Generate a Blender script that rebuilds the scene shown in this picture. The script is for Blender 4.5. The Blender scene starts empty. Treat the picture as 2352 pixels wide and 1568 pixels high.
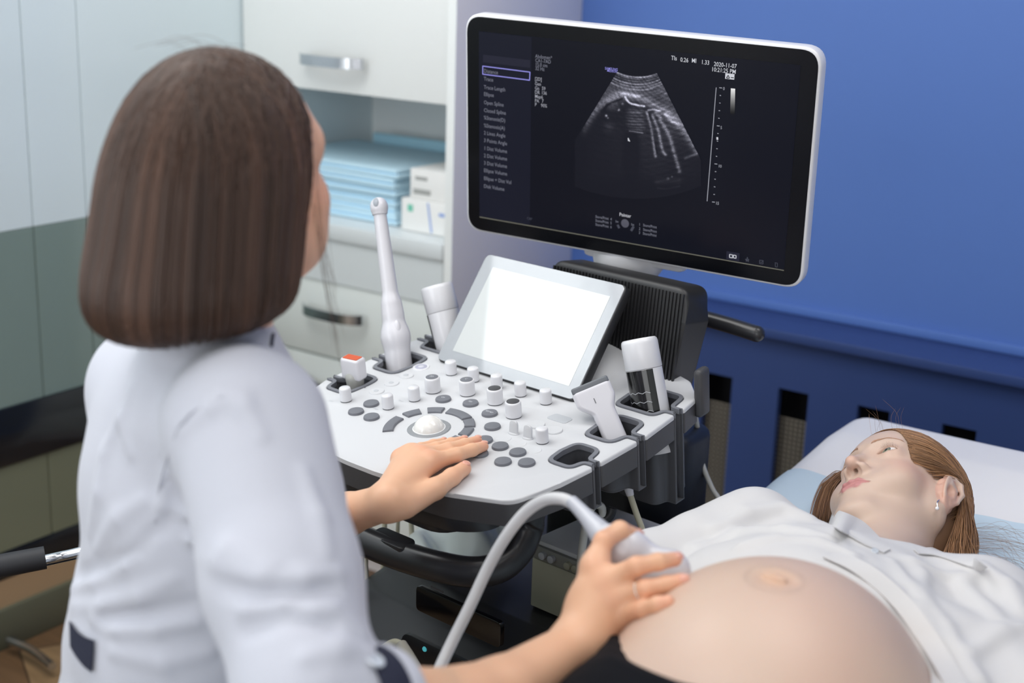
import bpy, bmesh, math, random
import numpy as np
from mathutils import Vector, Matrix

random.seed(7); RNG = np.random.default_rng(11)
sc = bpy.context.scene
PI = math.pi

# ------------------------------------------------------------------ camera
FPX = 3267.0
CAM = np.array([0.0, 0.0, 1.56])
_yaw, _pit, _rol = math.radians(34.5), math.radians(16.0), math.radians(1.9)
cf = np.array([-math.sin(_yaw)*math.cos(_pit), math.cos(_yaw)*math.cos(_pit), -math.sin(_pit)])
_r = np.array([math.cos(_yaw), math.sin(_yaw), 0.0]); _u = np.cross(_r, cf)
cr = math.cos(_rol)*_r + math.sin(_rol)*_u
cu = -math.sin(_rol)*_r + math.cos(_rol)*_u
cam_d = bpy.data.cameras.new('camera'); cam = bpy.data.objects.new('camera', cam_d)
sc.collection.objects.link(cam); sc.camera = cam
cam.matrix_world = Matrix(((cr[0], cu[0], -cf[0], CAM[0]), (cr[1], cu[1], -cf[1], CAM[1]), (cr[2], cu[2], -cf[2], CAM[2]), (0, 0, 0, 1)))
cam_d.sensor_width = 36.0; cam_d.lens = 50.0; cam_d.clip_start = 0.05
cam_d.dof.use_dof = True; cam_d.dof.focus_distance = 1.98; cam_d.dof.aperture_fstop = 3.0

# ------------------------------------------------------------------ world, lamps, exposure
w = bpy.data.worlds.new('world'); sc.world = w; w.use_nodes = True
w.node_tree.nodes['Background'].inputs[0].default_value = (0.80, 0.88, 1.0, 1)
w.node_tree.nodes['Background'].inputs[1].default_value = 1.0
def area(name, loc, target, sx, sy, power, col=(1, 1, 1)):
    l = bpy.data.lights.new(name, 'AREA'); l.shape = 'RECTANGLE'; l.size = sx; l.size_y = sy
    l.energy = power; l.color = col
    o = bpy.data.objects.new(name, l); sc.collection.objects.link(o); o.location = loc
    o.rotation_euler = (Vector(target)-Vector(loc)).to_track_quat('-Z', 'Y').to_euler()
    return o
area('ceiling_light_rear', (-1.85, 1.15, 2.66), (-1.85, 1.25, 0), 1.0, 1.3, 20, (1.0, 0.985, 0.96))
area('ceiling_light_front', (-0.5, 0.3, 2.66), (-0.5, 0.3, 0), 1.4, 1.0, 8, (1.0, 0.985, 0.96))
area('ceiling_fill_right', (-0.25, 1.75, 2.66), (-0.25, 1.75, 0), 1.2, 0.6, 11, (1.0, 0.985, 0.96))  # extra overhead fill added for the right side
area('window_daylight_left', (-2.47, 0.60, 1.95), (0.0, 1.2, 0.9), 2.0, 1.3, 14, (0.93, 0.97, 1.0))
area('fill_front', (0.1, -1.50, 1.45), (-0.9, 1.8, 0.9), 3.0, 2.0, 40, (0.97, 0.985, 1.0))  # added frontal fill behind the camera, no window there
area('fill_drawers', (-1.85, -1.52, 1.35), (-2.0, 2.4, 0.75), 1.2, 1.9, 24, (0.97, 0.985, 1.0))  # added fill aimed at the drawers, no window in that wall
vs = sc.view_settings
sc.display_settings.display_device = 'sRGB'
vs.view_transform = 'Standard'; vs.look = 'None'; vs.gamma = 1.0; vs.exposure = 0.0
vs.use_curve_mapping = False
sc.cycles.use_denoising = True
sc.cycles.max_bounces = 8
sc.cycles.sample_clamp_indirect = 4.0
sc.cycles.caustics_reflective = False; sc.cycles.caustics_refractive = False

# ------------------------------------------------------------------ helpers: construction points
def ray(x, y): return cf + (x-1176)/FPX*cr - (y-784)/FPX*cu
def at(x, y, d): return CAM + d*ray(x, y)
def onp(x, y, p0, n):
    v = ray(x, y); p0 = np.array(p0, float); n = np.array(n, float)
    return CAM + v*(((p0-CAM) @ n)/(v @ n))
def proj(p):
    d = np.asarray(p, float)-CAM; z = d @ cf
    return np.stack([1176+FPX*(d @ cr)/z, 784-FPX*(d @ cu)/z], -1)
def A(*a): return np.array(a, float)
def nrm(v): v = np.asarray(v, float); return v/np.linalg.norm(v)
def frame(o, x, y, z):
    return Matrix(((x[0], y[0], z[0], o[0]), (x[1], y[1], z[1], o[1]), (x[2], y[2], z[2], o[2]), (0, 0, 0, 1)))

# ------------------------------------------------------------------ materials
def lin(c):
    return tuple(((v/255)/12.92 if v/255 <= 0.04045 else ((v/255+0.055)/1.055)**2.4) for v in c)
def mat(name, rgb, rough=0.5, metal=0.0, spec=0.5, coat=0.0, sss=0.0, bump=None, var=None, emit=None, trans=0.0, sheen=0.0, attr=None, aniso=0.0):
    m = bpy.data.materials.new(name); m.use_nodes = True
    nt = m.node_tree; b = nt.nodes['Principled BSDF']
    c = (*lin(rgb), 1)
    b.inputs['Base Color'].default_value = c
    b.inputs['Roughness'].default_value = rough; b.inputs['Metallic'].default_value = metal
    b.inputs['Specular IOR Level'].default_value = spec
    b.inputs['Coat Weight'].default_value = coat
    b.inputs['Transmission Weight'].default_value = trans
    b.inputs['Sheen Weight'].default_value = sheen
    b.inputs['Anisotropic'].default_value = aniso
    if sss:
        b.inputs['Subsurface Weight'].default_value = sss
        b.inputs['Subsurface Radius'].default_value = (1.0, 0.35, 0.2)
        b.inputs['Subsurface Scale'].default_value = 0.012
    if emit:
        b.inputs['Emission Color'].default_value = (*lin(emit[0]), 1); b.inputs['Emission Strength'].default_value = emit[1]
    tc = nt.nodes.new('ShaderNodeTexCoord')
    if attr:
        a = nt.nodes.new('ShaderNodeAttribute'); a.attribute_name = attr
        nt.links.new(a.outputs['Color'], b.inputs['Base Color'])
    if var:   # (scale, amount, second colour)
        n = nt.nodes.new('ShaderNodeTexNoise'); n.inputs['Scale'].default_value = var[0]; n.inputs['Detail'].default_value = 4
        mx = nt.nodes.new('ShaderNodeMixRGB'); mx.inputs[1].default_value = c; mx.inputs[2].default_value = (*lin(var[2]), 1)
        rp = nt.nodes.new('ShaderNodeMath'); rp.operation = 'MULTIPLY'; rp.inputs[1].default_value = var[1]
        nt.links.new(tc.outputs['Object'], n.inputs['Vector']); nt.links.new(n.outputs[0], rp.inputs[0])
        nt.links.new(rp.outputs[0], mx.inputs[0])
        if attr: nt.links.new(a.outputs['Color'], mx.inputs[1])
        nt.links.new(mx.outputs[0], b.inputs['Base Color'])
    if bump:  # (scale, strength, distance)
        n2 = nt.nodes.new('ShaderNodeTexNoise'); n2.inputs['Scale'].default_value = bump[0]; n2.inputs['Detail'].default_value = 3
        bp = nt.nodes.new('ShaderNodeBump'); bp.inputs['Strength'].default_value = bump[1]; bp.inputs['Distance'].default_value = bump[2]
        nt.links.new(tc.outputs['Object'], n2.inputs['Vector']); nt.links.new(n2.outputs[0], bp.inputs['Height'])
        nt.links.new(bp.outputs[0], b.inputs['Normal'])
    return m
M = {}
M['white_plastic'] = mat('white_plastic', (222, 222, 226), 0.32, coat=0.25)
M['panel_white'] = mat('panel_white', (208, 209, 212), 0.42)
M['dark_plastic'] = mat('dark_plastic', (70, 70, 73), 0.45)
M['rim_grey'] = mat('rim_grey', (118, 120, 127), 0.5)
M['black_plastic'] = mat('black_plastic', (38, 38, 40), 0.42)
M['handle_black'] = mat('handle_black', (42, 42, 45), 0.3)
M['key_grey'] = mat('key_grey', (112, 114, 121), 0.5)
M['cup_dark'] = mat('cup_dark', (84, 85, 90), 0.5)
M['light_grey'] = mat('light_grey', (190, 193, 198), 0.4)
M['glass_black'] = mat('glass_black', (10, 10, 14), 0.06, coat=1.0)
M['mon_black'] = mat('mon_black', (10, 11, 16), 0.25, spec=0.3)
M['mon_screen'] = mat('mon_screen', (4, 4, 7), 0.28, spec=0.2, emit=((14, 16, 27), 0.9))
M['mon_menu'] = mat('mon_menu', (4, 4, 7), 0.28, spec=0.2, emit=((24, 26, 40), 0.9))
M['mon_head'] = mat('mon_head', (4, 4, 7), 0.28, spec=0.2, emit=((38, 39, 54), 0.9))
M['cable_grey'] = mat('cable_grey', (205, 205, 200), 0.45)
M['cable_beige'] = mat('cable_beige', (186, 182, 160), 0.5)
M['probe_white'] = mat('probe_white', (216, 215, 221), 0.3, coat=0.3)
M['probe_grey'] = mat('probe_grey', (150, 155, 163), 0.4)
M['orange'] = mat('orange', (205, 84, 40), 0.5)
M['metal'] = mat('metal', (205, 208, 212), 0.22, metal=1.0)
M['chrome'] = mat('chrome', (225, 228, 232), 0.1, metal=1.0)
M['navy'] = mat('navy', (27, 31, 52), 0.75, bump=(600, 0.3, 0.0004))
M['black_cloth'] = mat('black_cloth', (9, 10, 17), 0.9, spec=0.2, bump=(700, 0.3, 0.0005))
M['coat_cloth'] = mat('coat_cloth', (195, 197, 208), 0.8, sheen=0.15, bump=(900, 0.15, 0.0003))
M['shirt_cloth'] = mat('shirt_cloth', (213, 211, 211), 0.75, sheen=0.1, bump=(800, 0.12, 0.0003))
M['skin'] = mat('skin', (226, 178, 146), 0.45, sss=0.12, attr='col', bump=(420, 0.10, 0.0004))
M['nail'] = mat('nail', (226, 166, 146), 0.25, coat=0.4)
M['eye_white'] = mat('eye_white', (232, 228, 226), 0.12, coat=0.6)
M['hair_dark'] = mat('hair_dark', (76, 56, 46), 0.42, attr='col')
M['hair_base_dark'] = mat('hair_base_dark', (74, 54, 43), 0.5)
M['hair_light'] = mat('hair_light', (140, 104, 76), 0.42, attr='col')
M['hair_base_light'] = mat('hair_base_light', (124, 92, 68), 0.6)
M['vinyl'] = mat('vinyl', (246, 243, 241), 0.42)
M['sheet_blue'] = mat('sheet_blue', (204, 222, 234), 0.75, bump=(60, 0.3, 0.003))
M['underpad'] = mat('underpad', (204, 235, 250), 0.7)
M['underpad_edge'] = mat('underpad_edge', (130, 192, 232), 0.7)

# ------------------------------------------------------------------ helpers: meshes and objects
def tagp(o, label=None, category=None, group=None, kind=None):
    if label: o['label'] = label
    if category: o['category'] = category
    if group: o['group'] = group
    if kind: o['kind'] = kind
    return o
def empty(name, loc, label, category, group=None):
    o = bpy.data.objects.new(name, None); sc.collection.objects.link(o)
    o.location = [float(v) for v in loc]; o.empty_display_size = 0.05
    o.matrix_world = Matrix.Translation(o.location)
    return tagp(o, label, category, group)
WM = {}
def place(o, Mw, parent):
    if parent is not None:
        o.parent = parent; o.matrix_parent_inverse = WM.get(parent.name, Matrix.Translation(parent.location)).inverted()
    o.matrix_basis = Mw; WM[o.name] = Mw.copy()
def mk(name, verts, faces, m, parent=None, Mw=None, smooth=True, col=None, sharp=None):
    verts = np.asarray(verts, np.float32)
    if Mw is None:
        c = (verts.max(0)+verts.min(0))/2 if len(verts) else np.zeros(3)
        verts = verts-c; Mw = Matrix.Translation([float(v) for v in c])
    me = bpy.data.meshes.new(name)
    if isinstance(faces, np.ndarray) and faces.ndim == 2:
        n, k = faces.shape
        me.vertices.add(len(verts)); me.vertices.foreach_set('co', verts.ravel())
        me.loops.add(n*k); me.loops.foreach_set('vertex_index', faces.ravel().astype(np.int32))
        me.polygons.add(n); me.polygons.foreach_set('loop_start', np.arange(0, n*k, k, dtype=np.int32))
        me.polygons.foreach_set('loop_total', np.full(n, k, np.int32))
        me.update(calc_edges=True)
    else:
        me.from_pydata([tuple(map(float, v)) for v in verts], [], [tuple(int(i) for i in f) for f in faces])
    if col is not None:
        a = me.color_attributes.new('col', 'FLOAT_COLOR', 'POINT')
        cc = np.ones((len(verts), 4), np.float32); cc[:, :3] = col
        a.data.foreach_set('color', cc.ravel())
    me.polygons.foreach_set('use_smooth', np.full(len(me.polygons), bool(smooth)))
    me.validate(); me.update()
    if sharp is not None:
        me.set_sharp_from_angle(angle=sharp)
    if isinstance(m, str): m = M[m]
    me.materials.append(m)
    o = bpy.data.objects.new(name, me); sc.collection.objects.link(o)
    place(o, Mw, parent)
    return o
def from_bm(name, bm, m, parent=None, Mw=None, smooth=True, sharp=0.6):
    bmesh.ops.recalc_face_normals(bm, faces=bm.faces)
    me = bpy.data.meshes.new(name); 
    if Mw is None:
        cs = np.array([v.co[:] for v in bm.verts]); c = (cs.max(0)+cs.min(0))/2
        bmesh.ops.translate(bm, verts=bm.verts, vec=Vector(-c)); Mw = Matrix.Translation(Vector(c))
    bm.to_mesh(me); bm.free()
    for p in me.polygons: p.use_smooth = smooth
    if smooth and sharp: me.set_sharp_from_angle(angle=sharp)
    if isinstance(m, str): m = M[m]
    me.materials.append(m)
    o = bpy.data.objects.new(name, me); sc.collection.objects.link(o)
    place(o, Mw, parent)
    return o
def box_bm(bm, lo, hi, bev=0.0, seg=2, M4=None):
    r = bmesh.ops.create_cube(bm, size=1.0)
    vs_ = r['verts']
    lo = Vector(lo); hi = Vector(hi)
    for v in vs_: v.co = Vector([(lo[i]+hi[i])/2 + v.co[i]*(hi[i]-lo[i]) for i in range(3)])
    if bev > 0:
        es = list({e for v in vs_ for e in v.link_edges})
        rr = bmesh.ops.bevel(bm, geom=es, offset=bev, segments=seg, affect='EDGES', profile=0.5)
        vs_ = list({v for f in rr['faces'] for v in f.verts} | {v for v in vs_ if v.is_valid})
    if M4 is not None:
        bmesh.ops.transform(bm, matrix=M4, verts=vs_)
    return vs_
def box(name, lo, hi, m, parent=None, bev=0.0, Mw=None, seg=2):
    bm = bmesh.new(); box_bm(bm, lo, hi, bev, seg)
    return from_bm(name, bm, m, parent, Mw)
def fillet(pts, seg=6):
    """pts: (x, y, r) list -> rounded closed outline"""
    out = []; n = len(pts)
    for i in range(n):
        p = A(*pts[i][:2]); r = pts[i][2] if len(pts[i]) > 2 else 0
        if r <= 0: out.append(p); continue
        a = A(*pts[i-1][:2])-p; b = A(*pts[(i+1) % n][:2])-p
        la, lb = np.linalg.norm(a), np.linalg.norm(b); a /= la; b /= lb
        ang = math.acos(np.clip(a @ b, -1, 1)); t = min(r/math.tan(ang/2), la*0.49, lb*0.49)
        p0 = p+a*t; p1 = p+b*t
        for k in range(seg+1):
            s = k/seg
            out.append((1-s)**2*p0+2*s*(1-s)*p+s*s*p1)
    return np.array(out)
def offset(poly, d):
    n = len(poly); res = []
    for i in range(n):
        a = nrm(poly[i]-poly[i-1]+1e-12); b = nrm(poly[(i+1) % n]-poly[i]+1e-12)
        na = A(-a[1], a[0]); nb = A(-b[1], b[0]); m = na+nb; l = m @ m
        res.append(poly[i]+m*(2*d/max(l, 0.8)))
    return np.array(res)
def prism_bm(bm, poly, z0, z1, bev=0.0, seg=2, bottom=False):
    vb = [bm.verts.new((float(p[0]), float(p[1]), z0)) for p in poly]
    f = bm.faces.new(vb); r = bmesh.ops.extrude_face_region(bm, geom=[f])
    top = [g for g in r['geom'] if isinstance(g, bmesh.types.BMVert)]
    for v in top: v.co.z = z1
    tf = [g for g in r['geom'] if isinstance(g, bmesh.types.BMFace)][0]
    if bev > 0:
        es = list(tf.edges) + (list(f.edges) if bottom and f.is_valid else [])
        bmesh.ops.bevel(bm, geom=es, offset=bev, segments=seg, affect='EDGES', profile=0.5, clamp_overlap=True)
def prism(name, poly, z0, z1, m, parent=None, Mw=None, bev=0.0, seg=2, bottom=False, sharp=0.6):
    bm = bmesh.new(); prism_bm(bm, poly, z0, z1, bev, seg, bottom)
    return from_bm(name, bm, m, parent, Mw, True, sharp)
def lathe_vf(prof, n=32):
    """prof list of (r,z) bottom to top"""
    vs_, fs = [], []
    for (r, z) in prof:
        for k in range(n):
            a = 2*PI*k/n; vs_.append((r*math.cos(a), r*math.sin(a), z))
    for i in range(len(prof)-1):
        for k in range(n):
            k2 = (k+1) % n
            fs.append((i*n+k, i*n+k2, (i+1)*n+k2, (i+1)*n+k))
    fs.append(tuple(range(n-1, -1, -1))); fs.append(tuple((len(prof)-1)*n+k for k in range(n)))
    return vs_, fs
def lathe(name, prof, m, parent=None, Mw=None, n=32, sharp=0.6):
    v, f = lathe_vf(prof, n)
    return mk(name, v, f, m, parent, Mw or Matrix.Identity(4), True, sharp=sharp)
def spline(pts, n):
    """Catmull-Rom through pts -> n samples (any dimension)"""
    p = np.asarray(pts, float)
    if len(p) == 2: 
        t = np.linspace(0, 1, n)[:, None]; return p[0]*(1-t)+p[1]*t
    q = np.vstack([2*p[0]-p[1], p, 2*p[-1]-p[-2]])
    t = np.linspace(0, len(p)-1-1e-9, n); i = t.astype(int); u = (t-i)[:, None]
    a, b, c, d = q[i], q[i+1], q[i+2], q[i+3]
    return 0.5*((2*b)+(-a+c)*u+(2*a-5*b+4*c-d)*u*u+(-a+3*b-3*c+d)*u**3)
def tube_vf(path, rad, n=12, cap=True):
    path = np.asarray(path, float); L = len(path); rad = np.broadcast_to(np.asarray(rad, float), (L,))
    T = np.gradient(path, axis=0); T /= np.linalg.norm(T, axis=1)[:, None]+1e-12
    ref = A(0, 0, 1) if abs(T[0][2]) < 0.9 else A(1, 0, 0)
    u = nrm(np.cross(T[0], ref)); vs_ = []
    for i in range(L):
        u = u-T[i]*(u @ T[i]); u = nrm(u); v = np.cross(T[i], u)
        for k in range(n):
            a = 2*PI*k/n; vs_.append(path[i]+rad[i]*(math.cos(a)*u+math.sin(a)*v))
    fs = [(i*n+k, i*n+(k+1) % n, (i+1)*n+(k+1) % n, (i+1)*n+k) for i in range(L-1) for k in range(n)]
    if cap: fs += [tuple(range(n-1, -1, -1)), tuple((L-1)*n+k for k in range(n))]
    return vs_, fs
def tube(name, pts, rad, m, parent=None, n=12, samples=40, sharp=0.9):
    path = spline(pts, samples)
    if np.ndim(rad) > 0: rad = spline(np.array(rad, float)[:, None], samples)[:, 0]
    v, f = tube_vf(path, rad, n); return mk(name, v, f, m, parent, sharp=sharp)
def join_vf(parts):
    V, Fc, o = [], [], 0
    for v, f in parts:
        V += [tuple(map(float, p)) for p in v]; Fc += [tuple(int(i)+o for i in q) for q in f]; o += len(v)
    return V, Fc
def strands(name, paths, rad, m, parent, cols):
    """many thin hairs as ONE mesh: 3-sided tubes; paths (N, L, 3)"""
    P = np.asarray(paths, np.float32); N, L, _ = P.shape
    T = np.gradient(P, axis=1); T /= np.linalg.norm(T, axis=2, keepdims=True)+1e-9
    ref = RNG.normal(size=(N, 1, 3)).astype(np.float32)
    U = np.cross(T, ref); U /= np.linalg.norm(U, axis=2, keepdims=True)+1e-9
    W = np.cross(T, U)
    taper = np.ones(L, np.float32); taper[-3:] = (0.9, 0.6, 0.2); 
    rr = (np.asarray(rad, np.float32).reshape(-1, 1)*taper)[:, :, None]
    V = np.stack([P+rr*(math.cos(a)*U+math.sin(a)*W) for a in (0, 2*PI/3, 4*PI/3)], 2)  # N,L,3,3
    idx = np.arange(N*L*3).reshape(N, L, 3); a = idx[:, :-1]; b = idx[:, 1:]
    F_ = np.stack([np.stack([a[..., k], a[..., (k+1) % 3], b[..., (k+1) % 3], b[..., k]], -1) for k in range(3)], 2).reshape(-1, 4)
    C = np.repeat(np.asarray(cols, np.float32), L*3, 0)
    return mk(name, V.reshape(-1, 3), F_, m, parent, smooth=True, col=C)

# ------------------------------------------------------------------ helpers: organic shapes (implicit surfaces)
f32 = np.float32
def S(c, r):
    c = np.asarray(c, f32); return lambda P: np.sqrt(((P-c)**2).sum(1))-f32(r)
def E(c, r, R=None):
    c = np.asarray(c, f32); r = np.asarray(r, f32); Rm = None if R is None else np.asarray(R, f32)
    def f(P):
        q = P-c
        if Rm is not None: q = q @ Rm
        k0 = np.sqrt(((q/r)**2).sum(1)); k1 = np.sqrt(((q/(r*r))**2).sum(1))+1e-9
        return k0*(k0-1)/k1
    return f
def K(a, b, ra, rb=None):
    rb = ra if rb is None else rb
    a = np.asarray(a, f32); b = np.asarray(b, f32); ba = b-a; L2 = f32(ba @ ba)+f32(1e-12)
    def f(P):
        pa = P-a; t = np.clip((pa @ ba)/L2, 0, 1)
        return np.sqrt(((pa-t[:, None]*ba)**2).sum(1))-(ra+(rb-ra)*t)
    return f
def chain(pts, rad, k=0.004):
    return U(k, *[K(pts[i], pts[i+1], rad[i], rad[i+1]) for i in range(len(pts)-1)])
def smin(a, b, k):
    h = np.maximum(k-np.abs(a-b), 0)/k; return np.minimum(a, b)-h*h*k*f32(0.25)
def U(k, *fs):
    def f(P):
        d = fs[0](P)
        for g in fs[1:]: d = smin(d, g(P), k)
        return d
    return f
def D(k, f0, *gs):     # smooth subtraction
    def f(P):
        d = f0(P)
        for g in gs: d = -smin(-d, g(P), k)
        return d
    return f
def I(f0, g0, k=0.0005):
    return lambda P: -smin(-f0(P), -g0(P), k)
def HS(p, n):          # half space, inside where (P-p).n < 0
    p = np.asarray(p, f32); n = np.asarray(nrm(n), f32); return lambda P: (P-p) @ n
def poly_sdf(f, lo, hi, h, refine=2, batch=400000):
    lo = np.asarray(lo, float); hi = np.asarray(hi, float); q = 4
    n = (np.ceil((hi-lo)/(h*q)).astype(int))*q+1
    ax = [(lo[i]+h*np.arange(n[i])).astype(f32) for i in range(3)]
    def ev(P):
        out = np.empty(len(P), f32)
        for s in range(0, len(P), batch): out[s:s+batch] = f(P[s:s+batch])
        return out
    cx = [a[::q] for a in ax]
    G = np.stack(np.meshgrid(*cx, indexing='ij'), -1).reshape(-1, 3)
    cd = ev(G).reshape([len(c) for c in cx])
    big = np.repeat(np.repeat(np.repeat(cd, q, 0), q, 1), q, 2)
    # centre each coarse sample on its block
    s = q//2
    big = np.pad(big, ((0, 0), (0, 0), (0, 0)), mode='edge')
    ii = [np.clip(np.round(np.arange(n[i])/q).astype(int), 0, len(cx[i])-1) for i in range(3)]
    v = cd[np.ix_(*ii)].copy()
    del big
    msk = np.abs(v) < h*q*1.9+0.004
    idx = np.argwhere(msk)
    pts = np.stack([ax[i][idx[:, i]] for i in range(3)], 1)
    v[msk] = ev(pts)
    # surface nets
    sg = v < 0
    cs = sg[:-1, :-1, :-1].astype(np.int8)
    for dx in (0, 1):
        for dy in (0, 1):
            for dz in (0, 1):
                if dx+dy+dz: cs = cs+sg[dx:sg.shape[0]-1+dx, dy:sg.shape[1]-1+dy, dz:sg.shape[2]-1+dz]
    act = (cs > 0) & (cs < 8)
    cell = -np.ones(act.shape, np.int64); ci = np.argwhere(act); cell[act] = np.arange(len(ci))
    acc = np.zeros((len(ci), 3)); cnt = np.zeros(len(ci))
    corners = [(a, b, c) for a in (0, 1) for b in (0, 1) for c in (0, 1)]
    for a in corners:
        for b in corners:
            df = np.array(b)-np.array(a)
            if df.sum() == 1 and (df >= 0).all():
                va = v[ci[:, 0]+a[0], ci[:, 1]+a[1], ci[:, 2]+a[2]]; vb = v[ci[:, 0]+b[0], ci[:, 1]+b[1], ci[:, 2]+b[2]]
                m_ = (va < 0) != (vb < 0); t = np.where(m_, va/(va-vb+1e-20), 0)
                acc += np.where(m_[:, None], np.array(a)+t[:, None]*df, 0); cnt += m_
    V = lo+(ci+acc/np.maximum(cnt, 1)[:, None])*h
    Q = []
    for axn in range(3):
        sl0 = [slice(None)]*3; sl1 = [slice(None)]*3; sl0[axn] = slice(0, -1); sl1[axn] = slice(1, None)
        ch = sg[tuple(sl0)] != sg[tuple(sl1)]
        e = np.argwhere(ch); b1, b2 = (axn+1) % 3, (axn+2) % 3
        ok = (e[:, b1] > 0) & (e[:, b2] > 0) & (e[:, b1] < sg.shape[b1]-1) & (e[:, b2] < sg.shape[b2]-1)
        e = e[ok]; ins = sg[e[:, 0], e[:, 1], e[:, 2]]
        def cl(o1, o2):
            k = e.copy(); k[:, b1] -= o1; k[:, b2] -= o2; return cell[k[:, 0], k[:, 1], k[:, 2]]
        qd = np.stack([cl(1, 1), cl(0, 1), cl(0, 0), cl(1, 0)], 1)
        qd[~ins] = qd[~ins][:, ::-1]
        Q.append(qd)
    Q = np.vstack(Q); Q = Q[(Q >= 0).all(1)]
    V = V.astype(f32)
    for _ in range(refine):
        d = ev(V); e_ = f32(h*0.3); g = np.empty_like(V)
        for i in range(3):
            o = np.zeros(3, f32); o[i] = e_; g[:, i] = (ev(V+o)-d)/e_
        gl = (g*g).sum(1)+1e-6
        V = V-np.clip(d/gl, -h*0.5, h*0.5)[:, None]*g*f32(0.9)
    return V, Q
def col_arr(V, base):
    return np.tile(np.asarray(lin(base), f32), (len(V), 1))
def blend(C, w, rgb):
    w = np.clip(w, 0, 1)[:, None]; return C*(1-w)+np.asarray(lin(rgb), f32)*w
def noise3(P, s, seed=0):
    """cheap smooth noise from sines"""
    r = np.random.default_rng(seed); o = np.zeros(len(P))
    for k in range(6):
        d = r.normal(size=3); d = d/np.linalg.norm(d)*s*(0.6+0.9*r.random()); o += np.sin(P @ d+r.random()*6.28)
    return o/6
# ------------------------------------------------------------------ the room
XL, YB, XR, YF, ZC = -2.52, 2.975, 1.9, -1.6, 2.7
def struct(o): o['kind'] = 'structure'; return o
def wood_mat():
    m = mat('floor_wood', (150, 118, 86), 0.35); nt = m.node_tree; b = nt.nodes['Principled BSDF']
    tc = nt.nodes.new('ShaderNodeTexCoord'); mp = nt.nodes.new('ShaderNodeMapping'); mp.inputs['Rotation'].default_value = (0, 0, 0.5)
    br = nt.nodes.new('ShaderNodeTexBrick'); br.inputs['Scale'].default_value = 1.0
    br.inputs['Brick Width'].default_value = 1.2; br.inputs['Row Height'].default_value = 0.13; br.inputs['Mortar Size'].default_value = 0.002
    br.inputs['Color1'].default_value = (*lin((176, 144, 106)), 1); br.inputs['Color2'].default_value = (*lin((120, 90, 64)), 1); br.inputs['Mortar'].default_value = (*lin((70, 54, 42)), 1)
    wv = nt.nodes.new('ShaderNodeTexNoise'); wv.inputs['Scale'].default_value = 6; wv.inputs['Detail'].default_value = 6
    mp2 = nt.nodes.new('ShaderNodeMapping'); mp2.inputs['Rotation'].default_value = (0, 0, 0.5); mp2.inputs['Scale'].default_value = (1, 9, 1)
    mx = nt.nodes.new('ShaderNodeMixRGB'); mx.blend_type = 'MULTIPLY'; mx.inputs[0].default_value = 0.6
    nt.links.new(tc.outputs['Object'], mp.inputs[0]); nt.links.new(mp.outputs[0], br.inputs[0])
    nt.links.new(tc.outputs['Object'], mp2.inputs[0]); nt.links.new(mp2.outputs[0], wv.inputs[0])
    nt.links.new(br.outputs[0], mx.inputs[1]); nt.links.new(wv.outputs[0], mx.inputs[2]); nt.links.new(mx.outputs[0], b.inputs['Base Color'])
    return m
M['floor_wood'] = wood_mat()
M['wall_blue'] = mat('wall_blue', (92, 126, 196), 0.5, spec=0.3)
M['rad_blue'] = mat('rad_blue', (54, 74, 126), 0.42, spec=0.35)
M['wall_white'] = mat('wall_white', (226, 230, 230), 0.6)
M['ceiling_white'] = mat('ceiling_white', (240, 240, 238), 0.8)
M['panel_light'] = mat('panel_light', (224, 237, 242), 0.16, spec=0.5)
M['reflect_low'] = mat('reflect_low', (122, 126, 106), 0.12)
M['reflect_dark'] = mat('reflect_dark', (132, 150, 145), 0.10, spec=0.5)  # tone of the mirrored room put into the colour
M['reflect_black'] = mat('reflect_black', (28, 32, 38), 0.12)
M['olive'] = mat('olive', (96, 98, 82), 0.4)
M['cab_white'] = mat('cab_white', (242, 245, 244), 0.28, spec=0.5)
M['cab_front'] = mat('cab_front', (232, 238, 236), 0.22, spec=0.5)
M['cab_grey'] = mat('cab_grey', (246, 241, 243), 0.35)
M['counter'] = mat('counter', (222, 228, 230), 0.3)
M['backsplash'] = mat('backsplash', (244, 248, 248), 0.2)
struct(box('floor', (XL-0.1, YF-0.1, -0.1), (XR+0.1, YB+0.1, 0), 'floor_wood'))
struct(box('ceiling', (XL-0.1, YF-0.1, ZC), (XR+0.1, YB+0.1, ZC+0.1), 'ceiling_white'))
struct(box('wall_back', (XL-0.1, YB, 0), (XR+0.1, YB+0.12, ZC), 'wall_blue'))
struct(box('wall_right', (XR, YF, 0), (XR+0.12, YB, ZC), 'wall_white'))
struct(box('wall_front', (XL-0.1, YF-0.12, 0), (XR+0.1, YF, ZC), 'wall_white'))
wl = struct(box('wall_left', (XL-0.14, YF, 0), (XL-0.03, YB, ZC), 'wall_white'))
# glossy wall cladding: vertical joints between sheets, light above, below it the room's reflection painted as darker tones and black bands
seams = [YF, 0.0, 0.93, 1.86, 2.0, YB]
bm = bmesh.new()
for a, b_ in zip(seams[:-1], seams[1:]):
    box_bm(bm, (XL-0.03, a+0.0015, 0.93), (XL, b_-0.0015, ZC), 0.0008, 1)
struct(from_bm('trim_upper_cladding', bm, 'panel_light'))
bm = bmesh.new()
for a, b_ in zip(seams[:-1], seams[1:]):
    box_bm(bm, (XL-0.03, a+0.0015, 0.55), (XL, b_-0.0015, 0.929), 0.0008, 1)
struct(from_bm('trim_middle_cladding', bm, 'reflect_dark'))
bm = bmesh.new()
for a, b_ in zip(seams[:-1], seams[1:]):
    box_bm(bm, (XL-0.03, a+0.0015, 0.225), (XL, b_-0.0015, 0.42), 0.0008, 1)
struct(from_bm('trim_lower_cladding', bm, 'reflect_low'))
struct(box('trim_middle_band', (XL-0.03, YF, 0.42), (XL+0.006, YB, 0.55), 'reflect_black', bev=0.002))
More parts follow.
